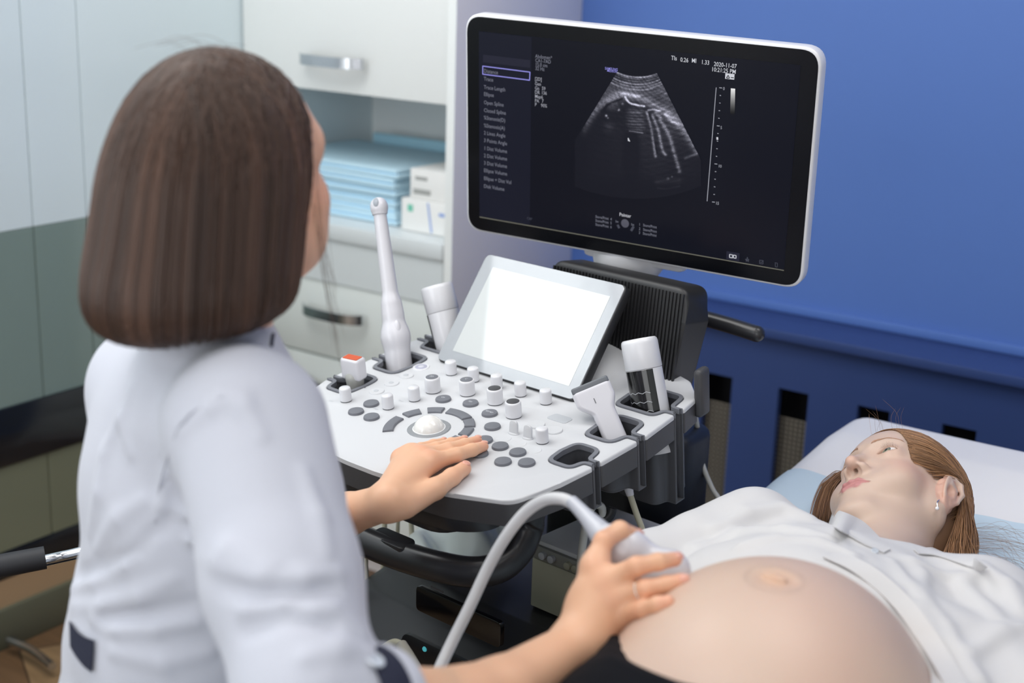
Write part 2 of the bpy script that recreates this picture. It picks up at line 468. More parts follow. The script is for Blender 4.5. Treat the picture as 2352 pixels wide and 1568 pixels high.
struct(box('trim_bottom_band', (XL-0.03, YF, 0.16), (XL+0.002, YB, 0.225), 'reflect_black', bev=0.002))  # black reflection painted as a flat band
struct(box('trim_floor_reflection', (XL-0.03, YF, 0.095), (XL, YB, 0.16), mat('reflect_wood', (176, 148, 116), 0.3)))  # wood floor's reflection painted as a tan strip
struct(box('baseboard_left', (XL-0.03, YF, 0.0), (XL+0.012, YB, 0.095), 'olive', bev=0.003))
# window in the left wall, out of the frame: frame only, the daylight lamp stands in it
bm = bmesh.new()
for lo, hi in (((XL-0.02, -0.45, 1.25), (XL+0.04, -0.38, 2.65)), ((XL-0.02, 1.60, 1.25), (XL+0.04, 1.67, 2.65)), ((XL-0.02, -0.45, 2.6), (XL+0.04, 1.67, 2.66)), ((XL-0.02, -0.45, 1.23), (XL+0.08, 1.67, 1.28))):
    box_bm(bm, lo, hi, 0.004)
struct(from_bm('window_1', bm, 'white_plastic'))

# ------------------------------------------------------------------ radiator cover along the blue wall
LZ = 0.742
rc = empty('radiator_cover', (0.0, 2.9, 0), 'blue wooden radiator cover with dark vertical slots along the blue wall', 'radiator cover')
x0 = -1.86
box('top_shelf', (x0, 2.81, LZ-0.022), (XR, YB, LZ), 'rad_blue', rc, 0.003)
bm = bmesh.new()
sx = []
cx = -1.41-0.36; 
# slots: width 0.076, pitch 0.188, from z 0.14 to 0.585 (measured along the wall front)
yF = 2.835
p_s = [onp(x, y, (0, yF, 0), (0, 1, 0)) for x, y in ((1617.7, 853.3), (1682.6, 867.8), (1785, 890.3), (1968, 929.3), (2164.8, 970.7))]
first = p_s[0][0]; pitch = (p_s[4][0]-p_s[0][0])/3.0; wid = p_s[1][0]-p_s[0][0]; ztop = float(np.mean([q[2] for q in p_s]))
k0 = -2
edges = []
x = first+pitch*k0
while x < XR-0.1: edges.append(x); x += pitch
zb = 0.12
box_bm(bm, (x0, yF, ztop), (XR, yF+0.018, LZ-0.022))
box_bm(bm, (x0, yF, 0), (XR, yF+0.018, zb))
prev = x0
for e in edges:
    if e > prev: box_bm(bm, (prev, yF, zb), (e, yF+0.018, ztop))
    prev = e+wid
box_bm(bm, (prev, yF, zb), (XR, yF+0.018, ztop))
from_bm('slotted_front', bm, 'rad_blue', rc, smooth=False)
# pale punched screen behind the slots
bm = bmesh.new()
g = 0.011; zs = 0.02
xx = x0
sx0, sx1 = first-0.01, first+pitch+wid+0.3
xx = sx0
while xx < sx1:
    box_bm(bm, (xx, yF+0.028, zs), (xx+0.0035, yF+0.031, ztop-0.075)); xx += g
zz = zs
while zz < ztop-0.075:
    box_bm(bm, (sx0, yF+0.0285, zz), (sx1, yF+0.0305, zz+0.0035)); zz += g
from_bm('mesh_screen', bm, mat('mesh_grey', (128, 122, 112), 0.5), rc, smooth=False)
box('inner_back', (x0, yF+0.09, 0), (XR, yF+0.10, LZ-0.03), mat('rad_inner', (14, 15, 22), 0.8), rc)
struct(box('trim_1', (x0, YB-0.012, LZ), (XR, YB, LZ+0.022), 'wall_blue', bev=0.003))

# ------------------------------------------------------------------ cabinets
YC = 2.48
XS = -1.893       # inner edge of the tall side panel
tall = box('side_panel', (XS, YC-0.005, 0), (XS+0.022, YB-0.001, ZC-0.001), 'cab_grey', None, 0.001)
tagp(tall, 'tall grey end panel between the white cabinets and the blue wall', 'panel')
# give its front edge the pale edging
eb = box('edge_band', (XS, YC-0.0062, 0), (XS+0.022, YC-0.0048, ZC-0.001), 'cab_white', tall)
def bow_handle(parent, cx, z, w=0.19, y=YC-0.02):
    # flat bowed bar
    n = 24; v = []; f = []
    for i in range(n+1):
        s = i/n; xx = cx-w/2+w*s; d = 0.030*(1-(2*s-1)**4)*0.9+0.004*1
        for (dy, dz) in ((0, -0.012), (0, 0.012), (0.006, 0.012), (0.006, -0.012)):
            v.append((xx, y-d+dy, z+dz))
    for i in range(n):
        for k in range(4): f.append((i*4+k, i*4+(k+1) % 4, (i+1)*4+(k+1) % 4, (i+1)*4+k))
    f += [(3, 2, 1, 0), tuple(n*4+k for k in range(4))]
    return mk('handle', v, f, 'metal', parent, sharp=0.5)
uc = empty('upper_cabinet', (-2.2, 2.7, 1.2), 'white wall cabinet with silver bow handle above the worktop', 'cabinet')
box('body', (XL+0.004, YC+0.02, 1.2), (XS-0.002, YB-0.002, 2.3), 'cab_white', uc)
dr = box('door', (XL+0.006, YC, 1.196), (XS-0.004, YC+0.019, 2.3), 'cab_white', uc, 0.0015)
bow_handle(dr, -2.215, 1.268)
bc = empty('base_cabinet', (-2.2, 2.7, 0), 'white drawer cabinet with silver bow handles under the worktop', 'cabinet')
box('body', (XL+0.004, YC+0.02, 0.08), (XS-0.002, YB-0.002, 0.848), 'cab_front', bc)
box('plinth', (XL+0.004, YC+0.05, 0.0), (XS-0.002, YB-0.01, 0.08), 'cab_grey', bc)
z1 = 0.748-0.19; 
for i, (a, b_, hz) in enumerate(((0.556, 0.742, 0.674), (0.325, 0.550, 0.49), (0.09, 0.319, 0.255))):
    d_ = box('drawer', (XL+0.006, YC, a), (XS-0.004, YC+0.019, b_), 'cab_front', bc, 0.0015)
    bow_handle(d_, -2.213, hz)
ct = box('worktop', (XL+0.002, YC-0.012, 0.85), (XS-0.002, YB-0.002, 0.888), 'counter', None, 0.003)
ct.location.z = ct.location.z
tagp(ct, 'pale worktop between the drawers and the wall cabinet', 'worktop')
box('front_edge', (XL+0.006, YC-0.004, 0.744), (XS-0.004, YC+0.019, 0.849), 'counter', bc)
struct(box('trim_2', (XL+0.001, YB-0.014, 0.889), (XS-0.002, YB-0.001, 1.199), 'backsplash'))

# stack of folded blue underpads
def zp(x, y, z): return onp(x, y, (0, 0, z), (0, 0, 1))
base_z = 0.889
xa, xb, ya, yb = -2.50, -2.09, 2.545, 2.86
zcur = base_z
names = ['lowest of the folded blue underpads in the stack on the worktop', 'second from the bottom of the folded blue underpads', 'third from the bottom of the folded blue underpads',
         'third from the top of the folded blue underpads', 'second from the top of the folded blue underpads', 'topmost folded blue underpad of the stack on the worktop']
for i in range(6):
    th = 0.0215
    sh = RNG.uniform(-0.006, 0.006, 3)
    # a folded pad: two rounded layers with the fold to the front
    bm = bmesh.new()
    prof = []
    X0, X1 = xa+sh[0]*0.5+0.004, xb+sh[1]*1.6
    Y0, Y1 = ya+sh[2], yb
    box_bm(bm, (X0, Y0, zcur+0.0005), (X1, Y1, zcur+th*0.47), 0.004, 3)
    box_bm(bm, (X0+0.001, Y0+0.002, zcur+th*0.52), (X1-0.004, Y1, zcur+th), 0.0045, 3)
    box_bm(bm, (X0+0.002, Y0+0.012, zcur+th*0.4), (X1-0.012, Y1-0.004, zcur+th*0.6), 0.0)
    nv = [v for v in bm.verts]
    for v in nv:
        v.co.z += 0.0012*math.sin(v.co.x*38+i*2)
    e_ = empty('folded_underpad', ((X0+X1)/2, (Y0+Y1)/2, zcur), names[i], 'underpad', 'folded blue underpads on the worktop')
    from_bm('pad', bm, 'underpad', e_)
    box('blue_fold', (X0+0.004, Y0+0.003, zcur+th*0.42), (X1-0.008, Y0+0.02, zcur+th*0.56), 'underpad_edge', e_)
    zcur += th+0.001
lp = empty('folded_underpad', (-2.2, 2.9, zcur), 'loose blue underpad leaning up at the back of the stack', 'underpad', 'folded blue underpads on the worktop')
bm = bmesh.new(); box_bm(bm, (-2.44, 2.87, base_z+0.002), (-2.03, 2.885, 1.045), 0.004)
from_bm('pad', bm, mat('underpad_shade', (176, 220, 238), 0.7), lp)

# cartons on the worktop
M['carton'] = mat('carton', (246, 246, 244), 0.6)
M['ink_grey'] = mat('ink_grey', (170, 172, 170), 0.7)
M['ink_blue'] = mat('ink_blue', (30, 110, 200), 0.6)
M['ink_pale'] = mat('ink_pale', (150, 175, 228), 0.6)
M['ink_green'] = mat('ink_green', (120, 205, 180), 0.6)
def txt_vf(s, size, M4, bold=0.0, align='LEFT'):
    cu_ = bpy.data.curves.new('t', 'FONT'); cu_.body = s; cu_.size = size; cu_.align_x = align; cu_.resolution_u = 2
    cu_.offset = bold
    ob = bpy.data.objects.new('t', cu_); sc.collection.objects.link(ob)
    dg = bpy.context.evaluated_depsgraph_get(); me = ob.evaluated_get(dg).to_mesh()
    v = [tuple(M4 @ p.co) for p in me.vertices]; f = [tuple(p.vertices) for p in me.polygons]
    ob.evaluated_get(dg).to_mesh_clear(); bpy.data.objects.remove(ob); bpy.data.curves.remove(cu_)
    return v, f
c2 = empty('carton', (-1.98, 2.6, base_z), 'white carton with a blue stripe and green print, lower of the two on the worktop', 'carton')
zc0 = base_z+0.001
box('box_body', (-2.062, 2.53, zc0), (-1.90, 2.66, zc0+0.075), 'carton', c2, 0.0015)
yy = 2.53-0.0008
def quad(name, pts, m, parent):
    return mk(name, pts, [(0, 1, 2, 3)], m, parent, smooth=False)
def plate(name, x_a, x_b, z_a, z_b, m, parent, y=yy, sk=0.0):
    v = [(x_a, y, z_a), (x_b, y, z_a), (x_b-sk, y, z_b), (x_a-sk, y, z_b)]
    v += [(p[0], p[1]+0.0006, p[2]) for p in v]
    return mk(name, v, [(0, 1, 2, 3), (7, 6, 5, 4), (0, 4, 5, 1), (1, 5, 6, 2), (2, 6, 7, 3), (3, 7, 4, 0)], m, parent, smooth=False)
plate('blue_stripe', -1.975, -1.970, zc0+0.004, zc0+0.072, 'ink_pale', c2, sk=0.012)
plate('green_print', -2.043, -2.028, zc0+0.046, zc0+0.062, 'ink_green', c2)
plate('green_print', -1.93, -1.915, zc0+0.004, zc0+0.022, 'ink_green', c2)
plate('grey_print', -1.952, -1.918, zc0+0.045, zc0+0.053, 'ink_pale', c2)
c1 = empty('carton', (-1.98, 2.6, zc0+0.076), 'white carton with a blue square, resting on the striped carton', 'carton')
zc1 = zc0+0.0765
box('box_body', (-2.045, 2.54, zc1), (-1.90, 2.70, zc1+0.068), 'carton', c1, 0.0015)
plate('grey_print', -2.03, -1.995, zc1+0.043, zc1+0.051, 'ink_grey', c1, 2.5392)
plate('grey_print', -2.035, -1.985, zc1+0.010, zc1+0.022, 'ink_grey', c1, 2.5392)
plate('blue_print', -1.928, -1.908, zc1+0.010, zc1+0.034, 'ink_blue', c1, 2.5392)
# ------------------------------------------------------------------ ultrasound machine
TB = A(-1.15957, 1.49346, 0.88688)
PX = A(0.9928, -0.1198, 0); PY = nrm(A(0.11863, 0.98314, 0.13917)); PN = np.cross(PX, PY)
PY = np.cross(PN, PX)
PM = frame(TB, PX, PY, PN)
HY = nrm(A(PY[0], PY[1], 0))                 # horizontal 'into the room' axis of the machine
def pk(x, y, z=0.0): return TB+PX*x+PY*y+PN*z
def kp(x, y, h=0.0): return onp(x, y, TB+PN*h, PN)         # point on a plane h above the console top
def hz(x, y, z): return A(TB[0], TB[1], 0)+PX*x+HY*y+A(0, 0, z)     # machine frame, levelled, z = height above floor
MF = frame(A(TB[0], TB[1], 0), PX, HY, A(0, 0, 1))
um = empty('ultrasound_machine', (TB[0], TB[1], 0), 'white and dark grey ultrasound machine with knob-covered console and large black monitor', 'ultrasound machine')

# console top outline in its own plane (metres), with open cup notches on both sides
def notch_right(x0, x1, y0, y1, g0, g1, xe, r=0.018):
    return [(xe, g0, 0.004), (x1+0.002, g0, 0.006), (x1-0.004, y0, r), (x0, y0, r), (x0-0.004, (y0+y1)/2, 0.02), (x0, y1, r), (x1-0.004, y1, r), (x1+0.002, g1, 0.006), (xe, g1, 0.004)]
NR = [(0.196, 0.243, 0.017, 0.086, 0.040, 0.056, 0.260), (0.186, 0.241, 0.106, 0.188, 0.134, 0.152, 0.262), (0.160, 0.236, 0.208, 0.290, 0.229, 0.251, 0.2545)]
right = [(0.030, -0.137, 0.2), (0.150, -0.124, 0.1), (0.235, -0.092, 0.03), (0.254, -0.020, 0.03)]
for q in NR: right += notch_right(*q)
right += [(0.246, 0.296, 0.02), (0.205, 0.338, 0.03), (0.130, 0.365, 0.03)]
NLx = [(-0.243, -0.192, 0.010, 0.084, 0.034, 0.052, -0.262), (-0.241, -0.186, 0.104, 0.186, 0.130, 0.150, -0.264), (-0.238, -0.160, 0.206, 0.290, 0.229, 0.251, -0.262)]
left = [(-0.030, -0.137, 0.2), (-0.150, -0.124, 0.1), (-0.225, -0.095, 0.03), (-0.246, -0.020, 0.03)]
for (xa_, xb_, y0, y1, g0, g1, xe) in NLx:
    q = notch_right(-xb_, -xa_, y0, y1, g0, g1, -xe)
    left += [(-p[0], p[1], p[2]) for p in q]
left += [(-0.246, 0.296, 0.02), (-0.205, 0.338, 0.03), (-0.130, 0.365, 0.03)]
outline = fillet(right+left[::-1], 5)
cp = prism('control_panel', outline, -0.0065, 0.0, 'panel_white', um, PM, bev=0.0035, seg=3)
# dark body below: outline without the left/right cup detail pushed slightly inward, two steps
prism('dark_skirt', offset(outline, 0.0015) if False else outline*np.array([1.0, 1.0]), -0.038, -0.0068, 'dark_plastic', um, PM, bev=0.001, seg=1)
under = fillet([(0.03, -0.130, 0.2), (0.15, -0.117, 0.1), (0.190, -0.085, 0.04), (0.180, 0.0, 0.02), (0.150, 0.19, 0.02), (0.13, 0.33, 0.03), (-0.13, 0.33, 0.03), (-0.15, 0.19, 0.02), (-0.180, 0, 0.02), (-0.190, -0.085, 0.04), (-0.15, -0.117, 0.1), (-0.03, -0.130, 0.2)], 6)
prism('under_body', under, -0.062, -0.0375, 'handle_black', um, PM, bev=0.002)
tray = fillet([(0.14, -0.120, 0.05), (0.16, 0.05, 0.03), (-0.16, 0.05, 0.03), (-0.14, -0.120, 0.05)], 6)
prism('keyboard_tray', tray, -0.074, -0.0605, 'handle_black', um, PM, bev=0.003, bottom=True)

# cups: grey rims and deep wells
def cup(q, sgn, depth, wall='cup_dark', wide=0.0):
    x0, x1, y0, y1, g0, g1, xe = q
    if sgn < 0: x0, x1 = -x1, -x0; xe = -xe
    pts = [(xe, g0, 0.003), (x1+0.002, g0, 0.006), (x1-0.004, y0, 0.018), (x0, y0, 0.018), (x0-0.004, (y0+y1)/2, 0.02), (x0, y1, 0.018), (x1-0.004, y1, 0.018), (x1+0.002, g1, 0.006), (xe, g1, 0.003)]
    # open path; build inner offset
    def pth(pp):
        f = fillet([(p[0], p[1], p[2]) for p in pp], 5)
        return f
    outer = pth(pts)
    n = len(outer); nn = []
    for i in range(n):
        a = outer[max(i-1, 0)]; b = outer[min(i+1, n-1)]; t = nrm(b-a); nn.append(A(-t[1], t[0]))
    cen = A((x0+x1)/2, (y0+y1)/2)
    nn = np.array(nn)
    s = np.sign(((cen-outer)*nn).sum(1)); s = 1 if np.median(s) > 0 else -1
    res = []
    for (th, za, zb, mm, nm, tap) in ((0.0062, -0.006, 0.0015, 'rim_grey', 'cup_rim', 0), (0.0045, -depth, -0.006, wall, 'cup_wall', 0.0)):
        inner = outer+nn*s*th
        v = []; f = []
        for p, r in zip(outer+nn*s*0.0004, inner):
            v += [(p[0], p[1], za), (p[0], p[1], zb), (r[0], r[1], zb), (r[0], r[1], za)]
        for i in range(n-1):
            for k in range(4): f.append((i*4+k, i*4+(k+1) % 4, i*4+4+(k+1) % 4, i*4+4+k))
        f += [(3, 2, 1, 0), tuple((n-1)*4+k for k in range(4))]
        if sgn < 0: v = [(-p[0], p[1], p[2]) for p in v]
        res.append((v, f, mm, nm))
    o = mk('cup_holder', res[1][0], res[1][1], wall, um, PM, sharp=0.7)
    mk('rim', res[0][0], res[0][1], 'rim_grey', o, PM, sharp=0.7)
    # bottom
    bl = offset(outer, 0)
    f2 = [(p[0]*sgn, p[1]) for p in outer[3:-3]]
    prism('cup_bottom', np.array(f2), -depth-0.002, -depth, wall, o, PM)
    return o
for q, dpt in zip(NR, (0.062, 0.075, 0.14)): cup(q, 1, dpt)
for q, dpt in zip(NLx, (0.062, 0.075, 0.14)): cup(q, -1, dpt)

# trackball and ring
def pdisc(name, x, y, r, z0, z1, m, parent, sy=1.0, dome=0.0, n=28):
    prof = [(r, 0), (r, (z1-z0)*0.6), (r*0.94, z1-z0)]
    if dome: prof += [(r*0.7, z1-z0+dome*0.6), (r*0.35, z1-z0+dome*0.92), (0.0001, z1-z0+dome)]
    v, f = lathe_vf(prof, n); v = [(p[0], p[1]*sy, p[2]) for p in v]
    return mk(name, v, f, m, parent, PM @ Matrix.Translation((x, y, z0)), sharp=0.5)
ring_m = mat('ring_grey', (140, 143, 147), 0.4)
pdisc('trackball_ring', -0.004, 0.000, 0.0315, -0.002, 0.0012, ring_m, cp)
pdisc('recess', -0.004, 0.0, 0.0245, 0.0002, 0.0014, mat('recess_white', (225, 226, 228), 0.4), cp)
v, f = lathe_vf([(0.0228*math.cos(a), 0.0228*math.sin(a)) for a in np.linspace(-0.3, PI/2-0.02, 16)], 40)
mk('trackball', v, f, mat('ball_white', (238, 236, 232), 0.18, coat=0.5), cp, PM @ Matrix.Translation((-0.004, 0.0, -0.004)))
# arc keys around the ball
def arc_key(r0, r1, a0, a1):
    n = 10; p = [(-0.004+r1*math.cos(a), r1*math.sin(a), 0) for a in np.linspace(a0, a1, n)]
    p += [(-0.004+r0*math.cos(a), r0*math.sin(a), 0) for a in np.linspace(a1, a0, n)]
    prism('arc_key', np.array([q[:2] for q in p]), -0.001, 0.0034, 'key_grey', cp, PM, bev=0.0018, seg=3)
R_ = math.radians
for a0, a1 in ((181, 226), (147, 171), (114, 137), (65, 107), (37, 60), (9, 31), (-22, 2)[::1], (-58, -30)):
    arc_key(0.050, 0.0655, R_(a0), R_(a1))
# round keys
for i, (x, y) in enumerate(((-133, 10), (-131, -22), (-98, -22), (-55, 82), (-11, 94), (36, 84), (69, 54), (89, 16), (120, 14), (152, 14), (154, -18), (182, -2), (112, -18))):
    k = pdisc('round_key', x/1000, y/1000-0.001, 0.0118, -0.001, 0.0036, 'key_grey', cp, dome=0.0009)
    if i in (3, 4, 5):
        t = ('C', 'PD', 'PD')[i-3] if False else ('CF', 'PD', '3D/4D')[i-3]
        v, f = txt_vf(t, 0.0052, PM @ Matrix.Translation((x/1000, y/1000-0.003, 0.0046)), 0.0, 'CENTER')
        mk('key_print', v, f, mat('print_white', (220, 222, 228), 0.5) if 'print_white' not in bpy.data.materials else bpy.data.materials['print_white'], k, smooth=False)
for (x, y) in ((-161, 46), (-164, 80), (-166, 113)):
    k = pdisc('flat_key', x/1000, y/1000, 0.0118, -0.001, 0.0014, 'panel_white', cp)
    pdisc('key_mark', x/1000-0.001, y/1000, 0.0038, 0.0014, 0.0019, 'light_grey', k)
k = pdisc('flat_key', -0.171, 0.150, 0.0135, -0.001, 0.0012, 'white_plastic', cp)
pdisc('key_mark', -0.171, 0.150, 0.0095, 0.001, 0.0017, mat('power_lilac', (176, 176, 194), 0.4), k)
pdisc('key_mark', -0.171, 0.150, 0.0045, 0.0016, 0.0019, mat('power_pale', (206, 206, 214), 0.4), k)
for (x, y) in ((115, 94), (147, 94)):
    pdisc('flat_key', x/1000, y/1000, 0.0125, -0.001, 0.0020, 'panel_white', cp)
for (x, y) in ((106, 36), (134, 36), (164, 33)):
    pdisc('flat_key', x/1000, y/1000, 0.0105, -0.001, 0.0005, 'panel_white', cp)
# knobs
def knob(x, y, r, h, cap=None):
    v, f = lathe_vf([(r, 0), (r, h*0.86), (r*0.96, h*0.95), (r*0.86, h)], 28)
    k = mk('knob', v, f, 'white_plastic', cp, PM @ Matrix.Translation((x, y, 0.0015)), sharp=0.9)
    v, f = lathe_vf([(r*0.97, 0), (r*0.97, 0.0022)], 28)
    mk('knob_foot', v, f, 'cup_dark', k, PM @ Matrix.Translation((x, y, -0.0005)), sharp=0.5)
    if cap:
        v, f = lathe_vf([(r*0.80, 0), (r*0.80, 0.0006), (r*0.72, 0.0010), (0.0001, 0.0006)], 28)
        c_ = mk('knob_cap', v, f, 'key_grey' if cap != 2 else 'dark_plastic', k, PM @ Matrix.Translation((x, y, h+0.0012)), sharp=0.5)
        if cap == 1:
            v, f = txt_vf('2D' if x < -0.06 else 'C', 0.006, PM @ Matrix.Translation((x, y-0.002, h+0.0027)), 0.0, 'CENTER')
            mk('knob_print', v, f, bpy.data.materials.get('print_white') or 'light_grey', c_, smooth=False)
for x in (-113, -66, -18, 29, 78): knob(x/1000, 0.158, 0.0088, 0.020)
for (x, y) in ((-175, -3), (-103, 15), (-91, 57), (157, 58)): knob(x/1000, y/1000, 0.0088, 0.020)
for i, (x, y) in enumerate(((-90, 95), (-40, 117), (16, 117), (69, 98))): knob(x/1000, y/1000, 0.0118, 0.022, 1 if i < 2 else 2)
# paddles (slider levers)
for (x, y) in ((106, 56), (132, 56)):
    bm = bmesh.new(); pr_ = fillet([(-0.0075, 0, 0), (0.0075, 0, 0), (0.0068, 0.019, 0.007), (-0.0068, 0.019, 0.007)], 6)
    prism_bm(bm, pr_, -0.002, 0.002, 0.001, 2, True)
    from_bm('lever', bm, 'panel_white', cp, PM @ Matrix.Translation((x/1000, y/1000, 0.0)) @ Matrix.Rotation(R_(82), 4, 'X'))
    pdisc('lever_base', x/1000, y/1000, 0.009, -0.001, 0.0015, 'panel_white', cp, sy=0.7)
gp = fillet([(0.110, 0.119, 0.006), (0.1455, 0.119, 0.006), (0.1455, 0.139, 0.006), (0.113, 0.139, 0.006)], 6)
prism('badge_plate', gp, -0.0005, 0.0006, 'light_grey', cp, PM)
# printed captions (tiny dashes of lettering) beside the knobs
pv = [txt_vf(s, 0.0042, PM @ Matrix.Translation((x/1000, y/1000, 0.0004))) for s, x, y in (('Gain', -196, -18), ('Angle', -121, 1), ('Focus', -110, 42), ('TGC', 98, 20))]
v, f = join_vf(pv); mk('panel_print', v, f, 'light_grey', cp, smooth=False)

# touch screen
def touch_m(name, rgb, emit, ior):
    m = mat(name, rgb, 0.03, spec=0.5, coat=1.0, emit=emit)
    b = m.node_tree.nodes['Principled BSDF']; b.inputs['IOR'].default_value = ior; b.inputs['Coat IOR'].default_value = ior; b.inputs['Coat Roughness'].default_value = 0.02
    return m
tc_ = pk(-0.027, 0.178, 0.004); tau = 0.80
tx = PX; tu = math.cos(tau)*PY+math.sin(tau)*PN; tn = np.cross(tx, tu)
TM = frame(tc_, tx, tu, tn)
Wt, Ht = 0.282, 0.192
ol = fillet([(-Wt/2, 0, 0.012), (Wt/2, 0, 0.012), (Wt/2, Ht, 0.012), (-Wt/2, Ht, 0.012)], 6)
ts = prism('touch_screen', ol, -0.020, -0.002, 'black_plastic', um, TM, bev=0.004, bottom=True)
ol2 = fillet([(-Wt/2+0.002, 0.002, 0.011), (Wt/2-0.002, 0.002, 0.011), (Wt/2-0.002, Ht-0.002, 0.011), (-Wt/2+0.002, Ht-0.002, 0.011)], 6)
prism('glass_front', ol2, -0.0022, 0.0, touch_m('touch_glass', (150, 152, 157), None, 1.75), ts, TM, bev=0.0005, seg=1)
q = [(-0.115, 0.022), (0.121, 0.020), (0.121, 0.168), (-0.115, 0.170)]
prism('display', np.array(q), 0.0001, 0.0004, touch_m('touch_display', (90, 92, 94), ((246, 249, 246), 0.52), 1.9), ts, TM)  # white glow stands in for bright light reflected on the screen
prism('rear_stand', fillet([(-0.09, 0.0, 0.01), (0.09, 0.0, 0.01), (0.08, 0.10, 0.01), (-0.08, 0.10, 0.01)], 4), -0.055, -0.02, 'light_grey', ts, TM, bev=0.004)
# raised white hump behind the screen
hump = poly_sdf(U(0.02, E(A(0.02, 0.29, -0.01), (0.13, 0.075, 0.05))), (-0.14, 0.2, -0.03), (0.16, 0.38, 0.06), 0.005)
mk('rear_hump', hump[0], hump[1], 'panel_white', um, PM)

# monitor arm: broad ribbed dark cover leaning back, white neck disc, monitor
ac = A(*onp(1415, 590, hz(0, 0.335, 0), HY)); 
aw0 = onp(1262, 588, ac, HY); aw1 = onp(1582, 632, ac, HY)
W_a = abs((aw1-aw0) @ PX)
top_l = onp(1270, 585, ac, HY)
tilt = R_(14)
au = A(*(math.cos(tilt)*A(0, 0, 1)+math.sin(tilt)*HY*0.0))   # set below
au = nrm(A(0, 0, 1)*math.cos(tilt)-HY*math.sin(tilt)*-1.0*0-HY*math.sin(tilt)*0.0+HY*math.sin(tilt)*0.4)
an = np.cross(PX, au)
cx_a = ((top_l-TB) @ PX+((aw1-TB) @ PX))/2
arm_h = 0.26
ztop_a = (aw0[2]+aw1[2])/2
org = A(TB[0], TB[1], 0)+PX*cx_a+HY*((ac-A(TB[0], TB[1], 0)) @ HY)+A(0, 0, ztop_a-0.012)-au*arm_h
AM = frame(org, PX, au, an)
wa = W_a/2
bm = bmesh.new()
pr_ = fillet([(-wa*0.80, 0, 0.01), (wa*0.80, 0, 0.01), (wa, arm_h*0.80, 0.02), (wa*0.97, arm_h, 0.022), (-wa*0.97, arm_h, 0.022), (-wa, arm_h*0.80, 0.02)], 6)
prism_bm(bm, pr_, -0.06, 0.0, 0.008, 3, True)
acov = from_bm('arm_cover', bm, 'black_plastic', um, AM)
bm = bmesh.new()
n = 40
for i in range(n):
    x = -wa*0.93+2*wa*0.93*i/(n-1); yl = 0.01 if abs(x) < wa*0.8 else arm_h*0.25
    box_bm(bm, (x-0.0014, yl, -0.001), (x+0.0014, arm_h*0.965, 0.0026), 0.0)
from_bm('cooling_ribs', bm, 'black_plastic', acov, AM, smooth=False)
# monitor
mc_, W_m, H_m = A(-1.0915, 1.8845, 1.2515), 0.58, 0.3575
yw, tl, rl = 0.098, -0.110, -0.031
mx0 = A(math.cos(yw), math.sin(yw), 0); mn0 = np.cross(mx0, A(0, 0, 1))
mu0 = A(0, 0, 1)*math.cos(tl)-mn0*math.sin(tl)
mX = math.cos(rl)*mx0+math.sin(rl)*mu0; mU = -math.sin(rl)*mx0+math.cos(rl)*mu0; mNn = np.cross(mX, mU)
MM = frame(mc_, mX, mU, mNn)
def ml(x, y):                       # photo pixel -> monitor plane coordinates
    p = onp(x, y, mc_, mNn)-mc_; return p @ mX, p @ mU
def rrect(w_, h_, r, cx=0, cy=0, seg=8): return fillet([(cx-w_/2, cy-h_/2, r), (cx+w_/2, cy-h_/2, r), (cx+w_/2, cy+h_/2, r), (cx-w_/2, cy+h_/2, r)], seg)
mo = prism('monitor', rrect(W_m, H_m, 0.030), -0.026, 0.0, 'white_plastic', um, MM, bev=0.004, seg=3, bottom=True)
mo['label'] = 'large monitor with white casing'
prism('bezel', rrect(W_m-0.008, H_m-0.008, 0.027), 0.0, 0.0012, 'mon_black', mo, MM, bev=0.0005, seg=1)
sTL, sTR, sBR, sBL = ml(1102, 68), ml(1838, 152), ml(1803, 627), ml(1102, 490)
sx0_, sx1_ = (sTL[0]+sBL[0])/2, (sTR[0]+sBR[0])/2; sy1_, sy0_ = (sTL[1]+sTR[1])/2, (sBL[1]+sBR[1])/2
def flat(name, x0, y0, x1, y1, z, m, parent=None):
    return mk(name, [(x0, y0, z), (x1, y0, z), (x1, y1, z), (x0, y1, z), (x0, y0, z-0.0002), (x1, y0, z-0.0002), (x1, y1, z-0.0002), (x0, y1, z-0.0002)],
              [(0, 1, 2, 3), (7, 6, 5, 4), (0, 4, 5, 1), (1, 5, 6, 2), (2, 6, 7, 3), (3, 7, 4, 0)], m, parent or mo, MM, smooth=False)
flat('screen', sx0_, sy0_, sx1_, sy1_, 0.0016, 'mon_screen')
a = ml(1222, 130); flat('menu_column', sx0_, sy0_+0.001, a[0], sy1_-0.001, 0.0019, 'mon_menu')
a, b_ = ml(1111, 125), ml(1219, 158); flat('menu_header', a[0], b_[1]+0.002, b_[0], a[1], 0.0022, 'mon_head')
flat('lower_edge_line', sx0_, sy0_-0.0012, sx1_, sy0_+0.0002, 0.0019, mat('edge_line', (120, 118, 105), 0.5))
def em(name, rgb, s=1.0): return mat(name, (5, 5, 5), 0.5, spec=0.1, emit=(rgb, s))
tx_grey = em('text_grey', (120, 122, 135)); tx_mid = em('text_mid', (160, 162, 172)); tx_white = em('text_white', (205, 207, 215)); tx_purple = em('text_purple', (150, 148, 230)); tx_dim = em('text_dim', (70, 72, 84))
def label(items, name, m, parent=None):
    parts = []; Sx = Matrix.Diagonal((0.84, 1.0, 1.0, 1.0))
    for it in items:
        s, x, y, sz = it[:4]; a = ml(x, y)
        parts.append(txt_vf(s, sz, MM @ Matrix.Translation((a[0], a[1]-sz*0.33, 0.0024)) @ Sx, 0.00003, it[4] if len(it) > 4 else 'LEFT'))
    v, f = join_vf(parts); return mk(name, v, f, m, parent or mo, smooth=False)
